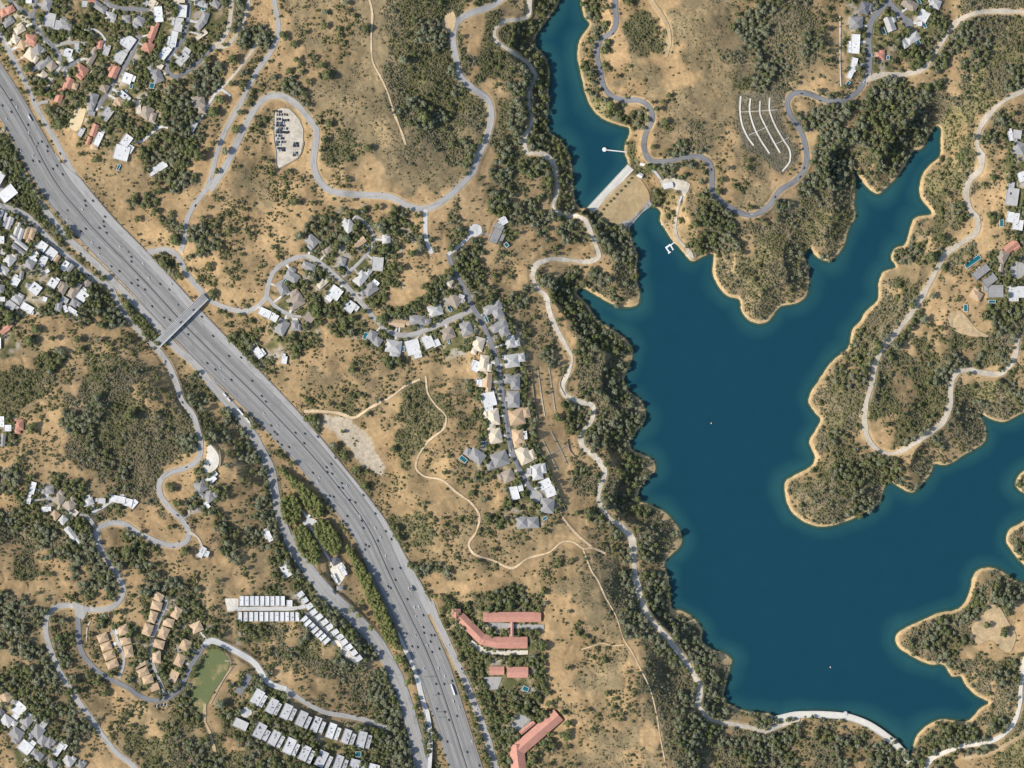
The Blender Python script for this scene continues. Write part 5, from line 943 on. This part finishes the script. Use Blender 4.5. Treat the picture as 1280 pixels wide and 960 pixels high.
for tk_ in ROADCARS.split():
    x, y = tk_[:-1].split(','); x, y = float(x), float(y); car(x, y, tk_[-1], nearest_dir(x, y), 'cars on the side roads', 'on a road')
for x, y in ((241, 386.5), (225, 402)):
    tt = (257-x)/61.; car(x+.8, y+.8, 'd', math.atan2(60.5, 61)+math.pi*0, 'cars on the overpass', 'on the overpass', float(np.interp(tt, np.linspace(0, 1, 12), zb))+.15)
for (yy, x0, x1, n_) in LOTCARS:
    for i in range(n_):
        x = 310+(x0+(x1-x0)*i/max(1, n_-1))/8+R.uniform(-.2, .2); y = 120+yy/8+R.uniform(-.3, .3)
        car(x, y, R.choice('dddggw'), math.pi/2+R.uniform(-.06, .06), 'cars parked in the walled lot', 'in the walled lot', float(Z(x, y))+1.0)
for i in range(8): car(194+i*2.1, 882.6-i*.35, 'dw'[i % 2] if i != 3 else 'g', math.radians(80), 'cars parked by the condominium road', 'parked nose in')
def long_vehicle(name, x, y, L, lab, body, cab):
    i = np.argmin(np.hypot(FW[:, 0]-x, FW[:, 1]-y)); a, b = FW[i-1], FW[i+1]; az = math.atan2(-(b-a)[1], (b-a)[0])+math.pi
    e = empty(name, W(x, y, fwz(x, y)+.03), az); tag(e, lab, name.replace('_', ' '), 'large vehicles on the freeway'); w = 1.4
    mb = MB(); bx = lambda x0, x1, z0, z1, w_=w: mb.prism([(x0, -w_), (x1, -w_), (x1, w_), (x0, w_)], z0, z1, 0, True, True)
    if name == 'bus':
        bx(-L/2, L/2, .5, 3.2); mb.build('body', e, body); mb = MB(); bx(-L/2+.3, L/2+.02, 1.7, 2.6, w+.02); mb.build('window_band', e, TINT); mb = MB(); bx(-L/4, L/4, 3.204, 3.6, .9); mb.build('roof_unit', e, cab)
    else:
        bx(-L/2, L/2-4.2, 1.1, 4.1); mb.build('trailer', e, body); mb = MB(); bx(L/2-3.6, L/2-1.3, .6, 3.6, 1.25); bx(L/2-1.3, L/2, .6, 2.1, 1.2); mb.build('cab', e, cab); mb = MB(); bx(-L/2+.3, L/2-.5, .5, 1.05, .5); mb.build('chassis', e, RUB)
    wx = [-L/2+1.5, -L/2+2.8, L/2-2.2] if name != 'bus' else [-L/2+2.8, L/2-2.5]
    for x_ in wx:
        for y_ in (-1.35, 1.05):
            mb = MB(); c = [(x_+.5*math.cos(a_*math.pi/6), .5+.5*math.sin(a_*math.pi/6)) for a_ in range(12)]; mb.add([(p, y_, q) for p, q in c]+[(p, y_+.3, q) for p, q in c], [tuple(range(12)), tuple(range(23, 11, -1))]+[(a_, (a_+1) % 12, 12+(a_+1) % 12, 12+a_) for a_ in range(12)]); mb.build('wheel', e, RUB)
GREYP = plain('grey_paint', (.4, .4, .4), .5)
long_vehicle('truck', 566, 862, 23, 'long white truck trailer northbound on the freeway near the car park', WHITEP, WHITEP)
long_vehicle('bus', 37, 147, 15, 'long pale bus northbound on the freeway beside the frontage road', GREYP, WHITEP)
long_vehicle('truck', 515.5, 735, 12, 'short dark truck northbound on the freeway beside a white car', plain('dark_paint', (.08, .08, .085), .5), GREYP)
# trailers parked along the freeway fence
for i, (x, y) in enumerate([(281, 493.5), (286, 499.5), (299, 513), (302.5, 517), (307.5, 522.5), (311, 527)]):
    e = empty('parked_trailer', W(x, y, float(Z(x, y))+.5), math.radians(-47)); mb = MB(); mb.prism([(-4.2, -1.3), (4.2, -1.3), (4.2, 1.3), (-4.2, 1.3)], .9, 3.7, 0, True, True); mb.build('box_body', e, WHITEP)
    mb = MB(); mb.prism([(-2.2, -1.2), (-.6, -1.2), (-.6, 1.2), (-2.2, 1.2)], 0, .85); mb.build('axle', e, RUB); mb = MB(); mb.prism([(4.2, -.3), (6, -.1), (6, .1), (4.2, .3)], .7, .9, 0, True, True); mb.build('drawbar', e, RUB)
    note(e, 'white box trailer parked by the boulevard', x, y, 'trailer', 'trailers parked by the boulevard')
# overhead sign gantries across the southbound lanes
for x, y, L in ((530, 846, 18), (541, 869, 11), (545.5, 890, 14), (547, 897, 12), (16, 110, 10)):
    i = np.argmin(np.hypot(FW[:, 0]-x, FW[:, 1]-y)); z0 = fwz(x, y); e = empty('sign_gantry', W(x, y, z0)); mb = MB(); mb.prism([(-.35, -.35), (.35, -.35), (.35, .35), (-.35, .35)], 0, 7.5); mb.build('post', e, METAL)
    mb = MB(); mb.prism([(0, -.25), (L*.75, -.25), (L*.75, .25), (0, .25)], 7.0, 7.49, 0, True, True); mb.build('arm', e, METAL); mb = MB(); mb.prism([(L*.3, -.5), (L*.75, -.5), (L*.75, -.28), (L*.3, -.28)], 6., 9., 0, True, True); mb.build('sign_panel', e, plain('sign_green', (.02, .12, .06), .5))
    note(e, 'grey overhead sign gantry beside the freeway', x, y, 'sign', 'overhead signs')
# ------------------------------------------------------------------ trees and shrubs
def ico(sub=1):
    bm = bmesh.new(); bmesh.ops.create_icosphere(bm, subdivisions=sub, radius=1); v = [tuple(x.co) for x in bm.verts]; f = [tuple(x.index for x in y.verts) for y in bm.faces]; bm.free(); return v, f
ICO = ico(1); ICO2 = ico(2)
def crown_mesh(seed, kind, nl, nleaf, leafs, hmin, hmax, spread=.62):
    R = random.Random(seed); mb = MB(); lobes = []
    for i in range(nl):
        a = R.uniform(0, 6.283) if i else 0; d = 0 if i == 0 else spread*math.sqrt(R.uniform(.25, 1)); r = R.uniform(.28, .46) if i else .55
        h = hmin+(hmax-hmin)*((1-d*.75)*R.uniform(.65, 1.0))
        lobes.append((d*math.cos(a), d*math.sin(a), h, r, r*R.uniform(.6, .9)))
    for (x, y, z, r, rz) in lobes:
        sv = R.uniform(0, 99); v = []
        for p in ICO[0]:
            k = .80*(1+.35*mnoise.noise(Vector(p)*1.7+Vector((sv, 0, 0)))); v.append((x+p[0]*r*k, y+p[1]*r*k, z+p[2]*rz*k))
        mb.add(v, ICO[1])
    tot = sum(l[3]**2 for l in lobes)
    for (x, y, z, r, rz) in lobes:
        for _ in range(int(nleaf*r*r/tot)+1):
            while 1:
                d = Vector((R.gauss(0, 1), R.gauss(0, 1), R.gauss(.25, 1)))
                if d.length > .1: break
            d.normalize(); k = R.uniform(.72, 1.14); c = Vector((x+d.x*r*k, y+d.y*r*k, z+d.z*rz*k))
            nrm = (d+Vector((R.gauss(0, .5), R.gauss(0, .5), R.gauss(.2, .5)))).normalized(); u = nrm.orthogonal().normalized(); w = nrm.cross(u); s = leafs*R.uniform(.6, 1.3); an = R.uniform(0, 6.28); u, w = u*math.cos(an)+w*math.sin(an), w*math.cos(an)-u*math.sin(an)
            mb.add([tuple(c+u*s), tuple(c+w*s*.8+nrm*s*.25), tuple(c-u*s*.9), tuple(c-w*s*.8+nrm*s*.15)], [(0, 1, 2, 3)])
    return mb.mesh('crown', LEAF[kind])
def trunk_mesh(seed, h):
    R = random.Random(seed); mb = MB()
    def limb(a, b, r0, r1, n=6):
        a, b = Vector(a), Vector(b); d = (b-a).normalized(); u = d.orthogonal().normalized(); w = d.cross(u); m = a.lerp(b, .5)+u*R.uniform(-.04, .04)
        v = []
        for c, r in ((a, r0), (m, (r0+r1)/2), (b, r1)): v += [tuple(c+(u*math.cos(i*6.283/n)+w*math.sin(i*6.283/n))*r) for i in range(n)]
        mb.add(v, [(k*n+i, k*n+(i+1) % n, (k+1)*n+(i+1) % n, (k+1)*n+i) for k in range(2) for i in range(n)]+[tuple(range(2*n, 3*n))])
    limb((0, 0, -.35), (.03, .02, h*.55), .09, .06)
    for i in range(4): a = i*1.57+R.uniform(-.4, .4); limb((.03, .02, h*R.uniform(.4, .54)), (.42*math.cos(a), .42*math.sin(a), h*R.uniform(.8, 1.)), .05, .02)
    return mb.mesh('trunk', BARK)
PROTO = {}
for k, (nv, nl, nleaf, lf, hmin, hmax, sp) in {'T': (4, 11, 330, .085, .75, 1.35, .62), 'K': (4, 12, 300, .08, .7, 1.45, .64), 'E': (3, 11, 330, .085, .9, 1.7, .58)}.items():
    PROTO[k] = [(crown_mesh(100*ord(k)+i, k, nl, nleaf, lf, hmin, hmax, sp), trunk_mesh(50*ord(k)+i, hmax*.8)) for i in range(nv)]
for k, (nv, nl, nleaf, lf, hmin, hmax, sp) in {'B': (3, 6, 110, .13, .25, .62, .55), 'C': (4, 6, 110, .12, .15, .5, .6), 'Y': (2, 6, 100, .13, .12, .42, .6)}.items():
    PROTO[k] = [(crown_mesh(100*ord(k)+i, k, nl, nleaf, lf, hmin, hmax, sp), None) for i in range(nv)]
# coverage of each land cover class: kind, share of the ground, smallest and largest radius
VEG = {'.': [('B', .024, .9, 2.2)], ',': [('B', .11, 1., 2.8), ('C', .05, .8, 1.7), ('T', .015, 2.2, 3.4)], ':': [('C', .15, .5, 1.3), ('B', .06, .8, 2.2)],
       's': [('T', .10, 2.2, 4.4), ('B', .26, 1.2, 3.2), ('C', .16, .9, 1.9)], 'c': [('K', .09, 1.9, 3.2), ('C', .72, .9, 2.1), ('B', .34, 1., 2.5)],
       'g': [('T', .11, 2.0, 3.8), ('B', .66, 1.0, 2.5), ('C', .34, .8, 1.8)], 'w': [('T', .58, 2.6, 5.4), ('K', .28, 2.4, 5.), ('E', .07, 2.5, 4.), ('B', .3, 1., 2.2)],
       'k': [('K', .66, 2.3, 5.2), ('T', .34, 2.4, 4.8), ('C', .3, 1., 2.)], 'y': [('Y', .62, 1.0, 2.6), ('B', .22, 1., 2.4), ('T', .08, 2.2, 3.4)],
       'n': [('T', .40, 1.8, 4.4), ('E', .09, 1.8, 3.6), ('K', .08, 2, 3.6), ('B', .24, .8, 1.9)], 't': [('C', .3, .6, 1.3), ('B', .12, .6, 1.2)], '_': []}
pts = []                              # u, v, r, kind
HG = {}
def free(u, v, r, f):
    for a in range(int((u-r-6)//6), int((u+r+6)//6)+1):
        for b in range(int((v-r-6)//6), int((v+r+6)//6)+1):
            for (x, y, q) in HG.get((a, b), ()):
                if (x-u)**2+(y-v)**2 < (f*(q+r))**2: return False
    return True
def put(u, v, r, k): HG.setdefault((int(u//6), int(v//6)), []).append((u, v, r)); pts.append((u, v, r, k))
R = random.Random(21)
for (u, v, r) in TREES:
    lab = 'E' if (440 < u < 525 and 750 < v < 890 or (u, v) in ((762., 132.),)) else 'T' if R.random() < .8 else 'K'
    u0, v0 = u, v
    if r >= 6.5 and R.random() < .55 and not (480 < u < 525 and v > 800):            # the widest crowns are clumps of two or three trees
        for k in range(R.choice([2, 3])):
            a = R.uniform(0, 6.28); put(u+r*.42*math.cos(a+k*2.2), v+r*.42*math.sin(a+k*2.2), r*R.uniform(.58, .72), lab)
    else: put(u, v, r, lab)
for (u, v, r) in SMALLB: put(u, v, r, 'B')
def fill(poly, k, r0, r1, f):
    a = np.array(poly); lo, hi = a.min(0), a.max(0); n = int((hi-lo).prod()/1.6)
    for _ in range(n):
        u, v = R.uniform(lo[0], hi[0]), R.uniform(lo[1], hi[1]); r = R.uniform(r0, r1)
        if inpoly(poly, np.array([u]), np.array([v]))[0] and free(u, v, r, f): put(u, v, r, k)
for g_ in GROVES: fill(PT(g_), 'E', 2.9, 4.4, .30)
for g_ in HEDGES: fill(PT(g_), 'T', 2.6, 4.2, .52)
chs = "._,:scgwkynt"
def gi(A, u, v): return A[np.clip(((v-V0)/STEP).astype(int), 0, NV-1), np.clip(((u-U0)/STEP).astype(int), 0, NU-1)]
r2 = np.random.RandomState(5)
order = []
for ci, ch in enumerate(chs):
    for (k, cov, a, b) in VEG[ch]: order.append((-(a+b), ci, k, cov, a, b))
for _, ci, k, cov, a, b in sorted(order):
    area = float(((CLS == ci) & (UU > -100) & (UU < 1380) & (VV > -100) & (VV < 1060)).sum())*STEP*STEP
    rm = (a*.6+b*.4); n = int(cov*area/(math.pi*rm*rm)); tries = int(n*6)
    jj, ii = np.nonzero((CLS == ci) & (UU > -100) & (UU < 1380) & (VV > -100) & (VV < 1060))
    if len(jj) == 0: continue
    s = r2.randint(0, len(jj), tries); u = us[ii[s]]+r2.uniform(-.6, .6, tries); v = vs[jj[s]]+r2.uniform(-.6, .6, tries); r = a+(b-a)*r2.rand(tries)**1.7
    dens = gi(n2+.6*n3, u, v); okd = r2.rand(tries) < np.clip(.62+2.0*dens, .03, 1) if chs[ci] in 's,.:n' else np.ones(tries, bool)
    big = k in 'TKE'
    ex = gi(EXT, u, v) | (gi(RDIST, u, v) < (r*.18 if big else r*.8)); ring_ = np.minimum(gi(dL, u, v), gi(dU, u, v))
    ex |= (ring_ < 3.2) & ~((r2.rand(tries) < .35) & big)
    got = 0; f = {'T': .46, 'K': .44, 'E': .45}.get(k, .42)
    for q in np.nonzero(okd & ~ex)[0]:
        if got >= n: break
        if free(u[q], v[q], r[q], f): put(u[q], v[q], float(r[q]), k); got += 1
inview = [p for p in pts if -3 < p[0] < 1283 and -3 < p[1] < 963]
trees = sorted([p for p in inview if p[3] in 'TKE'], key=lambda p: -p[2]); ts = trees[:296]; tset = set(ts)
bush = sorted([p for p in inview if p[3] in 'BCY'], key=lambda p: -p[2]); bs = bush[:296]; bset = set(bs)
print('plants', len(pts), 'trees', len(trees), 'shrubs', len(bush))
HK = {'T': 1.15, 'K': 1.2, 'E': 1.35}
for (u, v, r, k) in ts:
    i = R.randrange(len(PROTO[k])); cm, tm = PROTO[k][i]; z = float(Z(u, v)); rr = r*S; hh = rr*HK[k]*R.uniform(.85, 1.1)*(1 if r < 6 else .85)
    e = empty('tree', W(u, v, z), R.uniform(0, 6.28)); e.scale = (rr, rr, hh); place(tm, 'trunk', e); place(cm, 'crown', e)
    note(e, ('broad ' if r > 6 else 'small ' if r < 4.4 else '')+{'T': 'dark green', 'K': 'grey green', 'E': 'bright green'}[k]+' tree', u, v, 'tree', 'broadleaf trees')
for (u, v, r, k) in bs:
    cm, _ = PROTO[k][R.randrange(len(PROTO[k]))]; o = place(cm, 'shrub', None, W(u, v, float(Z(u, v))-.1)); rr = r*S; o.scale = (rr, rr, rr*R.uniform(.9, 1.3)); o.rotation_euler = (0, 0, R.uniform(0, 6.28))
    note(o, ('broad ' if r > 2.9 else '')+{'B': 'dark green', 'C': 'brown grey', 'Y': 'yellow green'}[k]+' shrub', u, v, 'shrub', 'shrubs on the hills')
def scatter(name, plist, kinds, label, cat):
    var = [(k, i) for k in kinds for i in range(len(PROTO[k]))]
    pr = []
    for k, i in var:
        cm, tm = PROTO[k][i]
        o = bpy.data.objects.new('plant_form', cm); pr.append(o)
    P = np.array([W(u, v, z) for (u, v, r, k), z in zip(plist, Z([p[0] for p in plist], [p[1] for p in plist]))])
    me = bpy.data.meshes.new(name); me.vertices.add(len(P)); me.vertices.foreach_set('co', P.astype(np.float32).ravel())
    rg = np.random.RandomState(3); vi = np.zeros(len(P), int); sz = np.zeros((len(P), 3))
    base = {k: [j for j, (kk, _) in enumerate(var) if kk == k] for k in kinds}
    for j, (u, v, r, k) in enumerate(plist):
        vi[j] = base[k][rg.randint(len(base[k]))]; h = HK.get(k, 1.1)*rg.uniform(.8, 1.15); sz[j] = (r*S*rg.uniform(.9, 1.12), r*S*rg.uniform(.9, 1.12), r*S*h)
    a = me.attributes.new('form', 'INT', 'POINT'); a.data.foreach_set('value', vi.astype(np.int32))
    a = me.attributes.new('size', 'FLOAT_VECTOR', 'POINT'); a.data.foreach_set('vector', sz.astype(np.float32).ravel())
    rot = np.zeros((len(P), 3)); rot[:, 2] = rg.rand(len(P))*6.283; rot[:, 0] = rg.randn(len(P))*.06; rot[:, 1] = rg.randn(len(P))*.06
    a = me.attributes.new('turn', 'FLOAT_VECTOR', 'POINT'); a.data.foreach_set('vector', rot.astype(np.float32).ravel())
    o = place(me, name); ng = bpy.data.node_groups.new(name, 'GeometryNodeTree')
    ng.interface.new_socket('Geometry', in_out='INPUT', socket_type='NodeSocketGeometry'); ng.interface.new_socket('Geometry', in_out='OUTPUT', socket_type='NodeSocketGeometry')
    gin, gout = ng.nodes.new('NodeGroupInput'), ng.nodes.new('NodeGroupOutput'); jn = ng.nodes.new('GeometryNodeJoinGeometry')
    def named(nm, ty): n = ng.nodes.new('GeometryNodeInputNamedAttribute'); n.data_type = ty; n.inputs[0].default_value = nm; return n.outputs[0]
    fo_, sz_, tu_ = named('form', 'INT'), named('size', 'FLOAT_VECTOR'), named('turn', 'FLOAT_VECTOR')
    for j, ob in enumerate(pr):
        oi = ng.nodes.new('GeometryNodeObjectInfo'); oi.inputs['Object'].default_value = ob; oi.inputs['As Instance'].default_value = True
        cmp_ = ng.nodes.new('FunctionNodeCompare'); cmp_.data_type = 'INT'; cmp_.operation = 'EQUAL'; ng.links.new(fo_, cmp_.inputs[2]); cmp_.inputs[3].default_value = j
        ip = ng.nodes.new('GeometryNodeInstanceOnPoints'); ng.links.new(gin.outputs[0], ip.inputs['Points']); ng.links.new(cmp_.outputs[0], ip.inputs['Selection']); ng.links.new(oi.outputs['Geometry'], ip.inputs['Instance']); ng.links.new(tu_, ip.inputs['Rotation']); ng.links.new(sz_, ip.inputs['Scale'])
        ng.links.new(ip.outputs[0], jn.inputs[0])
    ng.links.new(jn.outputs[0], gout.inputs[0]); md = o.modifiers.new('plants', 'NODES'); md.node_group = ng
    tag(o, label, cat, None, 'stuff')
scatter('woodland', [p for p in pts if p[3] in 'TKE' and p not in tset], 'TKE', 'mass of smaller trees covering the shores and gardens', 'woodland')
scatter('chaparral', [p for p in pts if p[3] in 'BCY' and p not in bset], 'BCY', 'low dry chaparral scrub dotted over the tan hills', 'scrub')
# ------------------------------------------------------------------ labels that single things out
LM = [("the freeway overpass", 226, 400), ("the tan playing field", 97, 149), ("the walled car lot", 360, 172), ("the arched dam", 1052, 893), ("the straight dam", 760, 236), ("the white pier", 770, 188), ("the boat dock", 835, 311), ("the curved drains", 952, 165), ("the sports lawn", 265, 845), ("the tennis court", 309, 857), ("the bent red building", 672, 917), ("the curved red building", 590, 788), ("the straight red wing", 640, 771), ("the ramp bridge", 537, 925), ("the gravel yard", 442, 550), ("the hairpin bend", 212, 93), ("the frontage road bend", 55, 151), ("the huge white house", 155, 185), ("the white halls", 5, 235), ("the loop street end", 335, 370), ("the canyon road junction", 532, 261), ("the ridge street corner", 592, 387), ("the ridge street turnaround", 670, 620), ("the solar roofed hill house", 620, 290), ("the freeway groves", 392, 652), ("the freeway compound", 424, 712), ("the hilltop parking pad", 263, 572), ("the star shaped white house", 254, 690), ("the long white hill house", 155, 626), ("the condominium gate", 98, 785), ("the western row house", 302, 760), ("the last row house", 448, 823), ("the northern white apartments", 324, 873), ("the southern white apartments", 404, 949), ("the southwest corner villas", 34, 905), ("the west hill summit", 110, 510), ("the north cove", 1172, 165), ("the wooded north cape", 1095, 238), ("the tree filled headland", 945, 395), ("the big peninsula tip", 985, 610), ("the southeast point", 1122, 795), ("the terrace street corner", 1083, 100), ("the eastern turnaround", 1270, 335), ("the solar white villa", 1265, 246), ("the far eastern clearing", 1240, 785), ("the sharp east road bend", 1095, 562), ("the small west cove", 722, 364), ("the gravel road bend", 745, 325), ("the lakeside road gate", 738, 510), ("the wide lakeside road", 794, 695), ("the lakeside road end", 872, 880), ("the ridge trail fork", 782, 803), ("the trail summit", 507, 180), ("the bent foot trail", 520, 580), ("the dirt road end", 832, 72), ("the road pullout", 558, 35), ("the north fire road", 276, 58), ("the fire road junction", 262, 238), ("the upper reservoir narrows", 712, 50), ("the west reservoir bend", 657, 178), ("the parking spur", 100, 765), ("the boulevard bend", 375, 695), ("the western red house", 24, 531), ("the corner red house", 8, 410), ("the freeway onramp", 597, 890), ("the drains below the street", 690, 565), ("the west shore bay", 790, 560), ("the south road", 1276, 860), ("the white shed", 835, 232), ("the long island road", 1189, 480), ("the mid boulevard", 465, 800), ("the upper freeway", 60, 215), ("the middle freeway", 410, 600), ("the lower freeway", 540, 830), ("the west road bend", 200, 610), ("the lower west road bend", 58, 785)]
ORD = ['nearest', 'second nearest', 'third nearest', 'fourth nearest', 'fifth nearest', 'sixth nearest', 'seventh nearest', 'eighth nearest', 'ninth nearest', 'tenth nearest']+['%s nearest' % w for w in ('eleventh', 'twelfth', 'thirteenth', 'fourteenth', 'fifteenth', 'sixteenth', 'seventeenth', 'eighteenth', 'nineteenth', 'twentieth')]
DIRS = ['east', 'northeast', 'north', 'northwest', 'west', 'southwest', 'south', 'southeast']
bydesc = {}
for o, d, x, y in ALL: bydesc.setdefault(d, []).append((o, x, y))
taken = set()
for d, lst in bydesc.items():
    if len(lst) == 1 and not any(d == k for k in taken):
        o, x, y = lst[0]; L = min(LM, key=lambda l: (l[1]-x)**2+(l[2]-y)**2); o['label'] = '%s near %s' % (d, L[0]); continue
    best = {}
    A = np.array([(x, y) for _, x, y in lst])
    for (ln, lx, ly) in LM:
        dx, dy = A[:, 0]-lx, ly-A[:, 1]; ds_ = np.hypot(dx, dy); sec = (np.round(np.arctan2(dy, dx)/(math.pi/4)).astype(int)) % 8
        for s_ in range(8):
            ii = [i for i in np.argsort(ds_) if sec[i] == s_]
            for rk, i in enumerate(ii[:20]):
                sc_ = ds_[i]+55*rk
                if i not in best or sc_ < best[i][0]: best[i] = (sc_, rk, s_, ln)
    for i, (o, x, y) in enumerate(lst):
        _, rk, s_, ln = best[i]; o['label'] = '%s, %s one %s of %s' % (d, ORD[rk], DIRS[s_], ln)
# ------------------------------------------------------------------ light, sky, camera
EL = math.radians(38); d = Vector((math.cos(EL), math.cos(EL)*.14, -math.sin(EL)))
sl = bpy.data.lights.new('sun', 'SUN'); sl.energy = 4.4; sl.angle = math.radians(.5); sl.color = (1., .945, .86)
so = bpy.data.objects.new('sun', sl); col.objects.link(so); so.rotation_euler = d.to_track_quat('-Z', 'Y').to_euler(); so.location = (-800, 0, 900)
w = bpy.data.worlds.new('World'); sc.world = w; w.use_nodes = True; t = w.node_tree; sk = t.nodes.new('ShaderNodeTexSky'); sk.sky_type = 'NISHITA'; sk.sun_disc = False; sk.sun_elevation = EL; sk.sun_rotation = math.atan2(-d.x, -d.y)
t.links.new(sk.outputs[0], t.nodes['Background'].inputs[0]); t.nodes['Background'].inputs[1].default_value = .15
cd = bpy.data.cameras.new('camera'); cd.sensor_fit = 'HORIZONTAL'; cd.angle = 2*math.atan(640*S/HC); cd.clip_start = 100; cd.clip_end = 40000
co = bpy.data.objects.new('camera', cd); col.objects.link(co); co.location = (0, 0, HC); co.rotation_euler = (0, 0, 0); sc.camera = co
sc.view_settings.view_transform = 'Standard'; sc.view_settings.look = 'None'; sc.view_settings.gamma = 1; sc.view_settings.exposure = EXPO; sc.view_settings.use_curve_mapping = False
sc.cycles.max_bounces = 5; sc.cycles.diffuse_bounces = 2; sc.cycles.transparent_max_bounces = 6; sc.render.film_transparent = False
